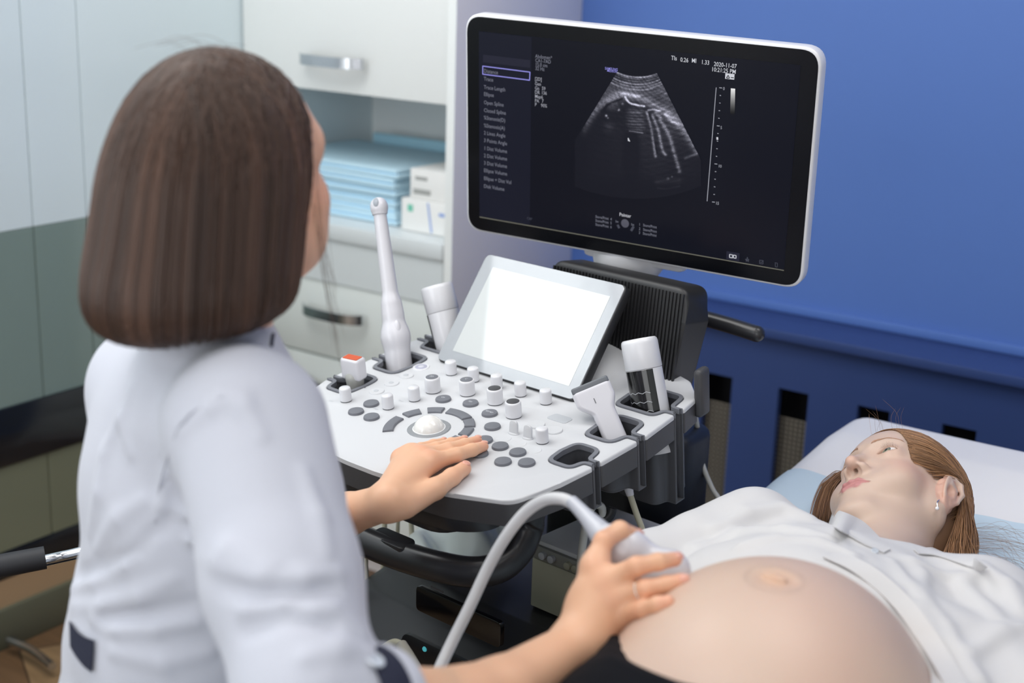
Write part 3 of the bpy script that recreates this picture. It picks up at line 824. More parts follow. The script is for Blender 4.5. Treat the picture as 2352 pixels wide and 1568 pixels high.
menu = ['Distance', 'Trace', 'Trace Length', 'Ellipse', 'Open Spline', 'Closed Spline', '%Stenosis(D)', '%Stenosis(A)', '2 Lines Angle', '3 Points Angle', '1 Dist Volume', '2 Dist Volume', '3 Dist Volume', 'Ellipse Volume', 'Ellipse + Dist Vol', 'Disk Volume']
ys = [162, 180, 199, 215, 234, 252, 269, 287, 304, 321, 339, 356, 373, 390, 408, 426]
label([(s, 1113, y, 0.0088) for s, y in zip(menu, ys)], 'menu_text', tx_grey)
label([('Abdomen*', 1231, 128, 0.0080), ('CA1-7AD', 1231, 137.5, 0.0080), ('15.0 cm', 1231, 147, 0.0080), ('32 Hz', 1231, 156, 0.0080)], 'preset_text', tx_grey)
label([('[2D]', 1230, 180, 0.0078), ('Gen', 1230, 191, 0.0078), ('Gn', 1230, 201, 0.0078), ('59', 1246, 202, 0.0078), ('DR', 1230, 210.5, 0.0078), ('136', 1245, 212, 0.0078), ('Map6', 1230, 220, 0.0078), ('PA', 1230, 230, 0.0078), ('7', 1246, 231, 0.0078), ('P', 1230, 239, 0.0078), ('90%', 1244, 241, 0.0078)], 'settings_text', tx_mid)
label([('TIs', 1543, 132, 0.0090), ('0.26', 1564, 136, 0.0090), ('MI', 1590, 138, 0.0090), ('1.33', 1612, 141.5, 0.0090), ('2020-11-07', 1641, 146, 0.0090), ('10:21:25 PM', 1635.5, 158, 0.0090)], 'date_text', tx_white)
label([('SAMSUNG', 1391, 156, 0.0056), ('MEDISON', 1396, 161.5, 0.0046)], 'maker_text', tx_purple)
label([('Pointer', 1424, 491, 0.0080)], 'pointer_text', tx_white)
label([('Store/Print  4', 1369, 496, 0.0062), ('Store/Print  5', 1369, 505, 0.0062), ('Store/Print  6', 1369, 514, 0.0062)], 'store_text', tx_grey)
label([('Set', 1415, 507, 0.0050)], 'set_text', tx_grey)
label([('Set', 1451, 514, 0.0050)], 'set_text', tx_grey)
label([('1   Store/Print', 1469, 514, 0.0062), ('2   Store/Print', 1469, 524, 0.0062), ('3   Store/Print', 1468.5, 533, 0.0062)], 'store_text', tx_grey)
label([('CAP', 1212, 500, 0.006)], 'caps_text', tx_dim)
label([('0', 1662, 202.5, 0.0066), ('5', 1656, 292, 0.0066), ('10', 1651, 380, 0.0066), ('15', 1645, 465, 0.0066)], 'depth_numbers', tx_mid)
def pxlines(name, segs, wd, m):
    V, Fc = [], []
    for (x1, y1, x2, y2) in segs:
        a = A(*ml(x1, y1)); b = A(*ml(x2, y2)); t = nrm(b-a); nn = A(-t[1], t[0])*wd/2; o = len(V)
        for p in (a-nn, b-nn, b+nn, a+nn): V.append((p[0], p[1], 0.0024))
        Fc.append((o, o+1, o+2, o+3))
    return mk(name, V, Fc, m, mo, MM, smooth=False)
pxlines('highlight_frame', [(1110, 151, 1219.5, 165), (1219, 165, 1218, 183.5), (1218.5, 183.5, 1110, 169.5), (1110.5, 151, 1110.5, 169.5)], 0.0015, tx_purple)
tk = []
for i in range(16):
    s = i/15; x = 1657.5+(1641-1657.5)*s; y = 201+(463-201)*s; l_ = 4 if i % 5 == 0 else 2.0
    tk.append((x-l_, y-0.4, x+l_*0.6, y+0.2))
pxlines('depth_scale', tk+[(1646.5, 200, 1625.5, 461)], 0.0011, tx_mid)
a, b_, c_, d_ = ml(1680, 202), ml(1690, 203), ml(1689, 262), ml(1678.5, 261)
N_ = 20; V = []; C = []
for i in range(N_+1):
    s = i/N_
    for (p, q_) in ((a, d_), (b_, c_)):
        V.append((p[0]*(1-s)+q_[0]*s, p[1]*(1-s)+q_[1]*s, 0.0024)); C.append(np.asarray(lin([225*(1-s)**1.0+12]*3)))
Fc = [(i*2, i*2+1, i*2+3, i*2+2) for i in range(N_)]
scr = bpy.data.materials.new('scan_image'); scr.use_nodes = True; nt = scr.node_tree; bs = nt.nodes['Principled BSDF']
at_ = nt.nodes.new('ShaderNodeAttribute'); at_.attribute_name = 'col'
bs.inputs['Base Color'].default_value = (0.004, 0.004, 0.006, 1); bs.inputs['Roughness'].default_value = 0.3; bs.inputs['Specular IOR Level'].default_value = 0.2
nt.links.new(at_.outputs['Color'], bs.inputs['Emission Color']); bs.inputs['Emission Strength'].default_value = 1.0
mk('grey_scale_bar', V, Fc, scr, mo, MM, smooth=False, col=np.array(C))
pxlines('depth_marker', [(1647, 317, 1651, 317)], 0.004, tx_white)
a, b_ = ml(1674, 582), ml(1697, 594)
flat('icon_tile', ml(1670, 578)[0], ml(1670, 594)[1], ml(1700, 580)[0], ml(1684, 578)[1], 0.0021, 'mon_head')
pxlines('icon_squares', [(1677, 583, 1684, 584), (1684, 584, 1684, 591), (1684, 591, 1677, 590), (1677, 590, 1677, 583), (1686, 584.5, 1692, 585.5), (1692, 585.5, 1692, 592), (1692, 592, 1686, 591), (1686, 591, 1686, 584.5)], 0.0011, tx_white)
pxlines('dim_icons', [(1713, 594, 1722, 595), (1715, 599, 1718, 589), (1718, 589, 1721, 600), (1713, 594, 1721, 600), (1722, 595, 1715, 599), (1746, 596, 1754, 597), (1754, 597, 1754, 605), (1754, 605, 1746, 604), (1746, 604, 1746, 596), (1748, 600, 1750, 602), (1750, 602, 1755, 597), (1781, 602, 1787, 603), (1782, 603, 1782, 611), (1782, 611, 1787, 612), (1787, 612, 1787, 603)], 0.0009, tx_dim)
k1 = ml(1437, 512)
v, f = lathe_vf([(0.0068, 0), (0.0066, 0.0003)], 24); mk('pointer_ball', v, f, em('ball_grey', (84, 84, 96)), mo, MM @ Matrix.Translation((k1[0], k1[1], 0.0022)))
pxlines('pointer_wings', [(1420, 515, 1424, 523), (1457, 519, 1451, 529)], 0.004, tx_dim)
a = ml(1688, 176); flat('mode_badge', ml(1667, 176)[0], a[1]-0.004, a[0], a[1]+0.004, 0.0022, tx_white)
pxlines('mode_badge_print', [(1670, 178, 1674, 172), (1674, 172, 1677, 179), (1670, 178.5, 1677, 179), (1680, 177, 1687, 178)], 0.0012, 'mon_black')
# the scan itself: a fan-shaped picture, painted per vertex (it is a screen image)
fan = [(1424, 157), (1511, 169), (1606, 356), (1560, 452), (1440, 470), (1335, 400), (1336, 300)]
nx, ny = 300, 330
gx, gy = np.meshgrid(np.linspace(1322, 1612, nx), np.linspace(150, 456, ny)); px_ = gx.ravel(); py_ = gy.ravel()
Pp = np.stack([px_, py_], 1)
def gl(pts, wdt, amp, fall=1.0):
    d = np.full(len(Pp), 1e9); pts = spline(np.array(pts, float), max(8, len(pts)*8))
    for i in range(len(pts)-1):
        a, b = pts[i], pts[i+1]; ab = b-a; t = np.clip(((Pp-a) @ ab)/(ab @ ab+1e-9), 0, 1); d = np.minimum(d, np.hypot(*((Pp-a-t[:, None]*ab).T)))
    return amp*np.exp(-(d/wdt)**2)
apex = A(1466, 75); an_ = np.arctan2(px_-apex[0], py_-apex[1]); rd = np.hypot(px_-apex[0], py_-apex[1])
spk = 0.5+0.5*noise3(np.stack([an_*120, rd*0.55, 0*rd], 1), 1.0, 3); spk2 = 0.5+0.5*noise3(np.stack([an_*26, rd*0.9, 0*rd], 1), 1.0, 5); spk3 = RNG.random(len(px_))
I_ = np.zeros(len(px_))
def arcd(y0): return py_-(y0+((px_-1468)/45)**2*-9)      # shallow arcs near the probe face
for y0, wd_, am in ((177, 2.0, .75), (181, 1.2, .3), (193, 1.6, .55), (199, 1.5, .35), (206, 2.2, .28), (186, 1.0, .25)):
    I_ += am*np.exp(-(arcd(y0)/wd_)**2)*(0.5+0.5*spk2)
I_ += 0.24*np.exp(-((py_-203)/26)**2)
I_ += gl([(1338, 300), (1360, 262), (1395, 230), (1435, 217), (1480, 228), (1530, 256), (1570, 292), (1604, 345)], 10, .36)
I_ += gl([(1432, 214), (1450, 216), (1470, 222)], 3, .35)+gl([(1437, 222), (1446, 234), (1462, 240), (1481, 243)], 2.1, 1.0)
I_ += gl([(1491, 252), (1505, 251), (1518, 254)], 2.2, .55)+gl([(1530, 262), (1545, 277), (1558, 285)], 4, .35)
I_ += gl([(1487, 257), (1497, 290), (1503, 330), (1507, 358)], 3.2, .42)+gl([(1500, 264), (1513, 298), (1522, 340), (1530, 355)], 3.4, .38)
I_ += gl([(1518, 275), (1538, 310), (1550, 350), (1562, 392)], 4.2, .36)+gl([(1508, 258), (1518, 268)], 4, .4)
for (x, y, s, a_) in ((1394, 265, 2.6, .7), (1423, 252, 2.4, .75), (1398, 270, 2, .4), (1432, 237, 3, .35), (1536, 409, 3, .3), (1545, 405, 2, .3), (1410, 240, 14, .16), (1400, 290, 12, .12)):
    I_ += a_*np.exp(-((px_-x)**2+(py_-y)**2)/s**2)
I_ += 0.26*np.exp(-((px_-1462)/20)**4)*np.clip((py_-243)/8, 0, 1)*np.clip((312-py_)/25, 0, 1)*(0.35+0.65*(0.5+0.5*np.sin((py_-0.05*(px_-1460)**1)*0.95+spk2*3)))
I_ += gl([(1447, 300), (1462, 302), (1478, 305)], 1.3, .35)
I_ += gl([(1512, 431), (1535, 433), (1562, 427)], 2.5, .35)+gl([(1512, 418), (1560, 415)], 8, .13)+gl([(1575, 362), (1603, 352)], 3, .2)
I_ += 0.20*np.exp(-((px_-1560)/45)**2-((py_-250)/60)**2)+0.08*np.exp(-((px_-1500)/90)**2-((py_-320)/90)**2)
I_ -= 0.22*np.exp(-((px_-1452)/14)**2-((py_-345)/45)**2); I_ -= gl([(1493, 262), (1500, 300), (1510, 350)], 2.3, .15)
I_ -= gl([(1385, 255), (1400, 238), (1430, 226)], 3, .25)
I_ = (np.clip(I_, 0, 1.2)+0.035)*(0.30+0.75*spk+0.45*spk2)*(0.70+0.6*spk3)
# mask to the fan
def side(a, b): return (b[0]-a[0])*(py_-a[1])-(b[1]-a[1])*(px_-a[0])
inside = (side((1511, 169), (1606, 356)) > 0) & (side((1336, 300), (1424, 157)) > 0) & (arcd(174.5) > 0) & (rd < 380) 
outer_fade = np.clip((1602-px_)/3+0.0*py_, 0, 1)
fadeL = 1/(1+np.exp(-(px_-(1345+0.0*py_))/6))*np.clip((440-py_)/40, 0.15, 1)
I_ = np.where(inside, I_*fadeL, 0.0)
I_ = np.clip(I_, 0, 1)
cols = np.stack([I_*0.86, I_*0.86, I_*0.95], 1)**1.9*0.95+np.asarray(lin((14, 16, 27)))*0.9
a = np.array([ml(x, y) for x, y in ((1322, 150), (1612, 150), (1322, 456), (1612, 456))])
V = np.zeros((len(px_), 3), np.float32)
vv = onp_v = None
rays = cf[None]+(px_[:, None]-1176)/FPX*cr-(py_[:, None]-784)/FPX*cu
tt = ((mc_-CAM) @ mNn)/(rays @ mNn); Pw = CAM+rays*tt[:, None]-mc_
V[:, 0] = Pw @ mX; V[:, 1] = Pw @ mU; V[:, 2] = 0.0023
ii, jj = np.meshgrid(np.arange(nx-1), np.arange(ny-1)); b0 = (jj*nx+ii).ravel()
Fq = np.stack([b0+nx, b0+nx+1, b0+1, b0], 1)
keep = inside[Fq].any(1)
mk('scan_image', V, Fq[keep], scr, mo, MM, smooth=False, col=cols)
pxlines('cursor', [(1444, 316, 1448, 324), (1444.5, 317, 1445, 323)], 0.0016, tx_white)
# neck disc under the monitor
nc = onp(1440, 588, mc_-mNn*0.05, mNn)
lathe('monitor_neck', [(0.001, -0.030), (0.045, -0.030), (0.058, -0.012), (0.060, 0.004), (0.060, 0.02), (0.02, 0.022)], 'white_plastic', um, Matrix.Translation(Vector(nc)+Vector((0, 0.01, -0.004))) @ Matrix.Rotation(0.12, 4, 'X'), 40)
bk = box('monitor_back', (-0.09, -0.20, -0.075), (0.09, 0.05, -0.027), 'white_plastic', um, 0.012, MM)

# front handle below the console
hp = [kp(700, 1172, -0.105), kp(800, 1225, -0.115), kp(900, 1268, -0.12), kp(1000, 1299, -0.12), kp(1085, 1313, -0.12), kp(1150, 1300, -0.115), kp(1195, 1258, -0.098), kp(1218, 1195, -0.065), kp(1230, 1150, -0.035)]
path = spline(hp, 60)
def bar(name, path, a_, b_, m, parent, up, n=16, sq=2.6):
    T = np.gradient(path, axis=0); T /= np.linalg.norm(T, axis=1)[:, None]; v = []; L = len(path)
    for i in range(L):
        s = nrm(np.cross(T[i], up)); u2 = np.cross(s, T[i])
        for k in range(n):
            t = 2*PI*k/n; c, s_ = math.cos(t), math.sin(t)
            v.append(path[i]+s*a_*np.sign(c)*abs(c)**(2/sq)+u2*b_*np.sign(s_)*abs(s_)**(2/sq))
    f = [(i*n+k, i*n+(k+1) % n, (i+1)*n+(k+1) % n, (i+1)*n+k) for i in range(L-1) for k in range(n)]
    f += [tuple(range(n-1, -1, -1)), tuple((L-1)*n+k for k in range(n))]
    return mk(name, v, f, m, parent, sharp=1.0)
fh = bar('front_handle', path, 0.0165, 0.0205, 'handle_black', um, nrm(PN*1.0+PY*0.35))
hl = [pk(-2*((p-TB) @ PX)*0+(-((p-TB) @ PX)), (p-TB) @ PY, (p-TB) @ PN) for p in hp[-4:]]
path2 = spline([pk(-0.10, (hp[1]-TB) @ PY, -0.12), pk(-0.17, (hp[4]-TB) @ PY+0.03, -0.115)]+[pk(-((p-TB) @ PX), (p-TB) @ PY, (p-TB) @ PN) for p in hp[5:]], 30)
bar('front_handle', path2, 0.0165, 0.0205, 'handle_black', um, nrm(PN*1.0+PY*0.35))
prism('thumb_release', fillet([(-0.04, 0, 0.008), (0.03, 0, 0.008), (0.028, 0.030, 0.010), (-0.04, 0.030, 0.010)], 5), -0.016, 0.0, 'handle_black', fh, frame(kp(888, 1246, -0.100), PX, PY, PN), bev=0.003, bottom=True)

# rear handle and its strut
rh = [onp(1520, 712, hz(0, 0.44, 0), HY), onp(1590, 724, hz(0, 0.44, 0), HY), onp(1660, 742, hz(0, 0.44, 0), HY), onp(1738, 766, hz(0, 0.44, 0), HY)]
tube('rear_handle', rh, 0.0125, 'handle_black', um, 16)
v, f = lathe_vf([(0.0127*math.cos(a), 0.0127*math.sin(a)) for a in np.linspace(-1.5, 1.5, 9)], 16)
bmx = Matrix.Translation(Vector(rh[-1])); mk('handle_end', v, f, 'handle_black', um, bmx)
tube('handle_strut', [onp(1562, 735, hz(0, 0.44, 0), HY), onp(1535, 800, hz(0, 0.42, 0), HY), onp(1505, 872, hz(0, 0.40, 0), HY)], 0.0115, 'rim_grey', um, 12)
hk0 = kp(1592, 905, 0.0)
box('cable_hook', (0.243, 0.288, -0.03), (0.257, 0.316, 0.045), 'dark_plastic', um, 0.007, PM, 3)

# column, base unit with drive slot, feet
box('column', (-0.09, 0.36, 0.30), (0.09, 0.47, 0.86), 'black_plastic', um, 0.02, MF)
bz = 0.60
def zpl(x, y, z): return onp(x, y, (0, 0, z), (0, 0, 1))
bl = bmesh.new()
prof = [(-0.02, 0.10), (-0.035, 0.45), (-0.02, 0.53), (0.03, 0.575), (0.10, 0.59), (0.48, 0.59), (0.48, 0.10)]
XW0, XW1 = -0.198, 0.205
V = []; Fc = []
pf = fillet([(p[0], p[1], 0.03) for p in prof], 5)
nn_ = len(pf)
slot = None
for xx_, inset in ((XW0, 0.02), (XW0+0.008, 0.006), (XW0+0.025, 0.0), (XW1-0.025, 0.0), (XW1-0.008, 0.006), (XW1, 0.02)):
    cen = A(0.22, 0.35)
    for p in pf:
        d = nrm(cen-p)*inset; V.append((xx_, p[0]+d[0], p[1]+d[1]))
for i in range(5):
    for k in range(nn_): Fc.append((i*nn_+k, i*nn_+(k+1) % nn_, (i+1)*nn_+(k+1) % nn_, (i+1)*nn_+k))
Fc += [tuple(range(nn_-1, -1, -1)), tuple(5*nn_+k for k in range(nn_))]
bs_o = mk('base_unit', V, Fc, 'black_plastic', um, MF, sharp=0.7)
def on_front(x, y, yy=-0.033): 
    p = onp(x, y, hz(0, yy, 0), HY); return (p-A(TB[0], TB[1], 0)) @ PX, p[2]
s0, s1, s2, s3 = on_front(965, 1358), on_front(1160, 1415), on_front(1150, 1475), on_front(955, 1405)
sl = [(-0.178, 0.435), (0.02, 0.435), (0.02, 0.51), (-0.178, 0.51)]
sl = [((s0[0]+s3[0])/2, (s3[1]+s2[1])/2), ((s1[0]+s2[0])/2, (s3[1]+s2[1])/2), ((s1[0]+s2[0])/2, (s0[1]+s1[1])/2), ((s0[0]+s3[0])/2, (s0[1]+s1[1])/2)]
SL = sl
FM = MF @ Matrix(((1, 0, 0, 0), (0, 0, -1, -0.034), (0, 1, 0, 0), (0, 0, 0, 1)))
prism('drive_slot', fillet([(p[0], p[1], 0.008) for p in sl], 4), -0.004, 0.0035, mat('slot_black', (9, 10, 14), 0.2), um, FM, bev=0.001)
bm = bmesh.new(); box_bm(bm, (sl[3][0]+0.03, sl[0][1]+0.045, 0.0036), (sl[3][0]+0.055, sl[0][1]+0.048, 0.0040)); 
from_bm('slot_print', bm, 'dark_plastic', um, FM)
prism('lower_recess', fillet([(sl[0][0]-0.03, 0.12, 0.02), (sl[1][0]+0.12, 0.12, 0.02), (sl[1][0]+0.12, sl[0][1]-0.045, 0.02), (sl[0][0]-0.03, sl[0][1]-0.045, 0.02)], 5), -0.004, 0.003, mat('recess_black', (16, 17, 22), 0.35), um, FM, bev=0.001)
for x in (-0.2, 0.2):
    for y in (-0.02, 0.46):
        cst = lathe('caster', [(0.001, -0.015), (0.05, -0.015), (0.055, -0.008), (0.055, 0.008), (0.05, 0.015), (0.001, 0.015)], 'black_plastic', um, MF @ Matrix.Translation((x, y, 0.055)) @ Matrix.Rotation(PI/2, 4, 'Y'), 24)
        box('caster_fork', (x-0.022, y-0.02, 0.05), (x+0.022, y+0.02, 0.115), 'black_plastic', um, 0.004, MF)
# dark rear housing at the right of the column (seen beside the radiator)
bm = bmesh.new()
prism_bm(bm, fillet([(0.05, 0.375, 0.03), (0.175, 0.375, 0.03), (0.165, 0.48, 0.04), (-0.10, 0.48, 0.04), (-0.10, 0.39, 0.02)], 5), 0.60, 0.82, 0.02, 3)
from_bm('rear_housing', bm, mat('housing_dark', (26, 29, 40), 0.5), um, MF)

# grey video printer standing on the base unit
pr0 = zpl(1236, 1237, 0.70); pr1 = zpl(1345, 1284, 0.70); prb = zpl(1525, 1162, 0.70)
lx = lambda p: (p-A(TB[0], TB[1], 0)) @ PX
ly = lambda p: (p-A(TB[0], TB[1], 0)) @ HY
yfr = (ly(pr0)+ly(pr1))/2; xr = 0.186; yb_ = 0.325
gp_ = empty('video_printer', hz(xr-0.15, yfr+0.1, 0.592), 'grey metal video printer with a strip of round knobs, on the base of the machine', 'printer')
M['printer_top'] = mat('printer_top', (212, 212, 214), 0.5)
M['printer_front'] = mat('printer_front', (168, 166, 146), 0.5)
box('housing', (lx(pr0)-0.006, yfr, 0.592), (xr, yb_, 0.70), 'printer_top', gp_, 0.003, MF)
box('front_panel', (lx(pr0)-0.003, yfr-0.006, 0.594), (xr-0.004, yfr, 0.672), 'printer_front', gp_, 0.002, MF)
box('control_strip', (lx(pr0)-0.003, yfr-0.008, 0.674), (xr-0.004, yfr, 0.694), mat('strip_grey', (140, 140, 134), 0.5), gp_, 0.0015, MF)
for px0 in (1250, 1270, 1308, 1325):
    p = onp(px0, 1254+(px0-1250)*0.42, hz(0, yfr-0.008, 0), HY)
    lathe('knob', [(0.006, 0), (0.0058, 0.006), (0.004, 0.007)], 'light_grey' if px0 < 1300 else 'printer_front', gp_, MF @ Matrix.Translation((lx(p), yfr-0.008, 0.684)) @ Matrix.Rotation(PI/2, 4, 'X'), 16)
bm = bmesh.new()
for i in range(9):
    for j in range(3):
        box_bm(bm, (xr-0.0003, yfr+0.03+i*0.011, 0.66+j*0.008), (xr+0.0008, yfr+0.036+i*0.011, 0.665+j*0.008))
from_bm('side_vents', bm, 'cup_dark', gp_, MF, smooth=False)

# ---------------- probes, cables, bottles in the holders
def axis_frame(a, b, side):
    z = nrm(b-a); x = nrm(side-z*(side @ z)); y = np.cross(z, x); return frame(a, x, y, z)
# transvaginal wand in the left middle cup
wa_ = kp(908, 822, 0.0)-PN*0.03; dw = proj
base = pk(-0.2135, 0.145, -0.055)
bd = (base-CAM) @ cf
top = at(869, 462, bd+0.01)
wd = empty('wand_probe', base, 'long white wand probe standing upright in the left cup holder', 'ultrasound probe')
ax = nrm(top-base); Lw = np.linalg.norm(top-base); sd = nrm(np.cross(ax, cf)); 
def wpt(s, o=0.0): return base+ax*Lw*s+sd*o
g_ = U(0.012, K(wpt(0.0), wpt(0.30), 0.0205, 0.021), K(wpt(0.30), wpt(0.46), 0.021, 0.0145), K(wpt(0.42), wpt(0.97), 0.0135, 0.0102))
V, Fq = poly_sdf(g_, np.minimum(base, top)-0.04, np.maximum(base, top)+0.04, 0.0022)
mk('body', V, Fq, 'probe_white', wd)
tp_ = wpt(0.965)
V, Fq = poly_sdf(I(U(0.004, K(wpt(0.90), wpt(0.955), 0.0110, 0.0130), S(wpt(0.975), 0.0140)), HS(wpt(0.93), -ax), 0.001), tp_-0.03, tp_+0.03, 0.0012)
hd = mk('head', V, Fq, 'probe_white', wd)
V, Fq = poly_sdf(I(E(wpt(0.988)-cf*0.0078+sd*0.003, (0.0052, 0.0095, 0.0085), np.stack([sd, -cf, ax], 1)), S(wpt(0.975), 0.0147), 0.0008), tp_-0.03, tp_+0.04, 0.0008)
mk('lens', V, Fq, 'probe_grey', hd)
V, Fq = poly_sdf(E(wpt(0.33)-cf*0.016-sd*0.006, (0.006, 0.006, 0.016), np.stack([sd, -cf, ax], 1)), wpt(0.33)-0.05, wpt(0.33)+0.05, 0.0012)
mk('grip_ridge', V, Fq, 'probe_white', wd)
tube('cable', [base-ax*0.002, base-PN*0.06, base+A(0.0, -0.01, -0.25), base+A(0.03, -0.03, -0.50), base+A(0.06, 0.05, -0.62)], 0.0032, 'cable_beige', wd, 8)

# small probe with an orange face in the left front cup
p0 = pk(-0.213, 0.050, 0.012)
sp = empty('small_probe', pk(-0.213, 0.048, -0.05), 'short white probe with an orange end face in the left front cup holder', 'ultrasound probe')
spM = frame(p0, nrm(PX+0.15*PY), nrm(np.cross(PN+0.1*PX, nrm(PX+0.15*PY))), nrm(PN))
bm = bmesh.new(); prism_bm(bm, fillet([(-0.018, -0.011, 0.006), (0.018, -0.011, 0.006), (0.018, 0.011, 0.006), (-0.018, 0.011, 0.006)], 5), -0.004, 0.030, 0.004, 3, True)
from_bm('head', bm, 'probe_white', sp, spM)
prism('face', fillet([(-0.0135, -0.0075, 0.001), (0.0135, -0.0075, 0.001), (0.0135, 0.0075, 0.001), (-0.0135, 0.0075, 0.001)], 3), 0.0301, 0.0308, 'orange', sp, spM)
V, Fq = poly_sdf(U(0.006, K(A(0, 0, -0.002), A(0, 0, -0.05), 0.0145, 0.009)), (-0.03, -0.03, -0.08), (0.03, 0.03, 0.02), 0.0015)
mk('neck', V, Fq, mat('probe_shade', (176, 176, 172), 0.4), sp, spM)
tube('cable', [pk(-0.213, 0.05, -0.045), pk(-0.21, 0.04, -0.12), pk(-0.20, 0.02, -0.40), pk(-0.18, 0.05, -0.55)], 0.003, 'cable_beige', sp, 8)

# gel bottles
def bottle(lab, base, top_, r, strip_ang, full):
    b = empty('gel_bottle', base, lab, 'bottle', 'gel bottles in the console cup holders')
    ax = nrm(top_-base); L = np.linalg.norm(top_-base)
    Mb = axis_frame(base, top_, sd)
    lathe('body', [(0.001, 0), (r*0.97, 0.0), (r, 0.004), (r, L-0.0435)], 'white_plastic', b, Mb, 40)
    lathe('cap', [(r*1.0, L-0.043), (r*1.02, L-0.042), (r*1.02, L-0.006), (r*0.98, L-0.002), (r*0.90, L), (r*0.86, L-0.0015), (0.001, L-0.002)], 'white_plastic', b, Mb, 40)
    # dark see-through strip on the body
    n = 16; v = []; f = []
    z0_, z1_ = 0.01, L-0.044
    for i in range(n+1):
        a = strip_ang[0]+(strip_ang[1]-strip_ang[0])*i/n
        for (rr, zz) in ((r+0.0006, z0_), (r+0.0006, z1_), (r-0.001, z1_), (r-0.001, z0_)): v.append((rr*math.cos(a), rr*math.sin(a), zz))
    for i in range(n):
        for k in range(4): f.append((i*4+k, i*4+(k+1) % 4, (i+1)*4+(k+1) % 4, (i+1)*4+k))
    f += [(0, 1, 2, 3), tuple(n*4+k for k in (3, 2, 1, 0))]
    st = mk('black_label', v, f, mat('label_black', (22, 22, 22), 0.15, coat=0.6) if 'label_black' not in bpy.data.materials else bpy.data.materials['label_black'], b, Mb, sharp=0.5)
    if full:
        pts = []
        lines = []
        for k in range(6):
            zz = z0_+(z1_-z0_)*(0.13+0.12*k)
            lines.append((strip_ang[0]+0.1, zz+0.001*math.sin(k), strip_ang[1]-0.35, zz-0.002))
        lines.append((strip_ang[0]+0.22, z0_+0.01, strip_ang[0]+0.25, z0_+(z1_-z0_)*0.72))
        V, Fc = [], []
        for (a0, zz0, a1, zz1) in lines:
            o = len(V)
            for i in range(9):
                t = i/8; a = a0+(a1-a0)*t; zz = zz0+(zz1-zz0)*t; jit = 0.0012*math.sin(i*3.1+a0*7)
                da = 0 if abs(a1-a0) > 0.1 else 0.014
                V += [((r+0.0008)*math.cos(a-da), (r+0.0008)*math.sin(a-da), zz-0.0004*(da == 0)+jit), ((r+0.0008)*math.cos(a+da), (r+0.0008)*math.sin(a+da), zz+0.0004*(da == 0)+jit)]
            for i in range(8): Fc.append((o+2*i, o+2*i+2, o+2*i+3, o+2*i+1))
        mk('scratches', V, Fc, 'light_grey', st, Mb, smooth=False)
    return b
bR = pk(0.198, 0.243, -0.105); bt = at(1467, 778, (kp(1485, 930)-CAM) @ cf+0.01)
base_r = pk(0.198, 0.247, 0.0); axr = nrm(bt-base_r); 
bottle('white gel bottle with a black label, leaning in the right rear cup holder', base_r-axr*0.075, bt, 0.0262, (-0.25, 1.95), True)
base_l = pk(-0.198, 0.245, 0.0); btl = at(1002, 655, (base_l-CAM) @ cf+0.0); axl = nrm(btl-base_l)
bottle('white gel bottle standing in the left rear cup holder beside the touch screen', base_l-axl*0.075, btl, 0.0262, (-1.3, 0.36), False)
# paper tail under the right rear cup
V, Fq = poly_sdf(U(0.006, K(pk(0.236, 0.243, -0.03), pk(0.236, 0.238, -0.10), 0.007, 0.0075), E(pk(0.238, 0.237, -0.118), (0.009, 0.007, 0.013))), pk(0.236, 0.243, -0.07)-0.08, pk(0.236, 0.243, -0.07)+0.08, 0.002)
tagp(mk('tissue', V, Fq, 'white_plastic'), 'crumpled white tissue hanging below the right rear cup holder', 'tissue')

# linear probe in the right middle cup
lp_b = kp(1400, 1010, -0.02); d_lp = (lp_b-CAM) @ cf
def lat(x, y, dd=0.0): return at(x, y, d_lp+dd)
lpz = nrm(lat(1370, 900, 0.01)-lat(1412, 1000, 0.0)); lpx = nrm(lat(1424, 880)-lat(1336, 925)-0); lpx = nrm(lpx-lpz*(lpx @ lpz)); lpy = np.cross(lpz, lpx)
lo_ = lat(1410, 1000)
LM = frame(lo_, lpx, lpy, lpz)
lb = empty('linear_probe', lo_, 'white T-shaped probe with a grey edge in the right middle cup holder', 'ultrasound probe')
Lh = 0.062
def body_fn(P):
    z = P[:, 2]; t = np.clip((z-0.034)/0.022, 0, 1); t = t*t*(3-2*t)
    cxx = -0.004*t; hw = 0.0165+(0.0285-0.0165)*t; hd_ = 0.0125+0.0*t
    qx = np.abs(P[:, 0]-cxx)-(hw-0.007); qy = np.abs(P[:, 1])-(hd_-0.007); qz = np.abs(z-0.022)-(0.055-0.007)
    q = np.stack([qx, qy, qz], 1); return (np.sqrt((np.maximum(q, 0)**2).sum(1))+np.minimum(q.max(1), 0)-0.007)*0.8
V, Fq = poly_sdf(body_fn, (-0.045, -0.03, -0.05), (0.045, 0.03, 0.09), 0.0015)
o_ = mk('body', V, Fq, 'probe_white', lb, LM)
V, Fq = poly_sdf(lambda P: (np.sqrt((np.maximum(np.abs(P-np.array([-0.004, 0.0, 0.0765], f32))-np.array([0.0245, 0.009, 0.002], f32), 0)**2).sum(1))-0.0028), (-0.045, -0.03, 0.06), (0.045, 0.03, 0.09), 0.001)
mk('lens', V, Fq, mat('lens_grey', (104, 108, 114), 0.4), lb, LM)
box('marker', (-0.0065, -0.0131, 0.050), (-0.0055, -0.0123, 0.0575), 'cup_dark', lb, 0, LM)
c0 = onp(1432, 1075, pk(0.21, 0.15, -0.06), nrm(cf)); c1 = onp(1448, 1138, c0, nrm(cf))
tube('strain_relief', [lo_-lpz*0.03, c0, c1], [0.009, 0.0098, 0.0052], 'probe_white', lb, 14, 20)
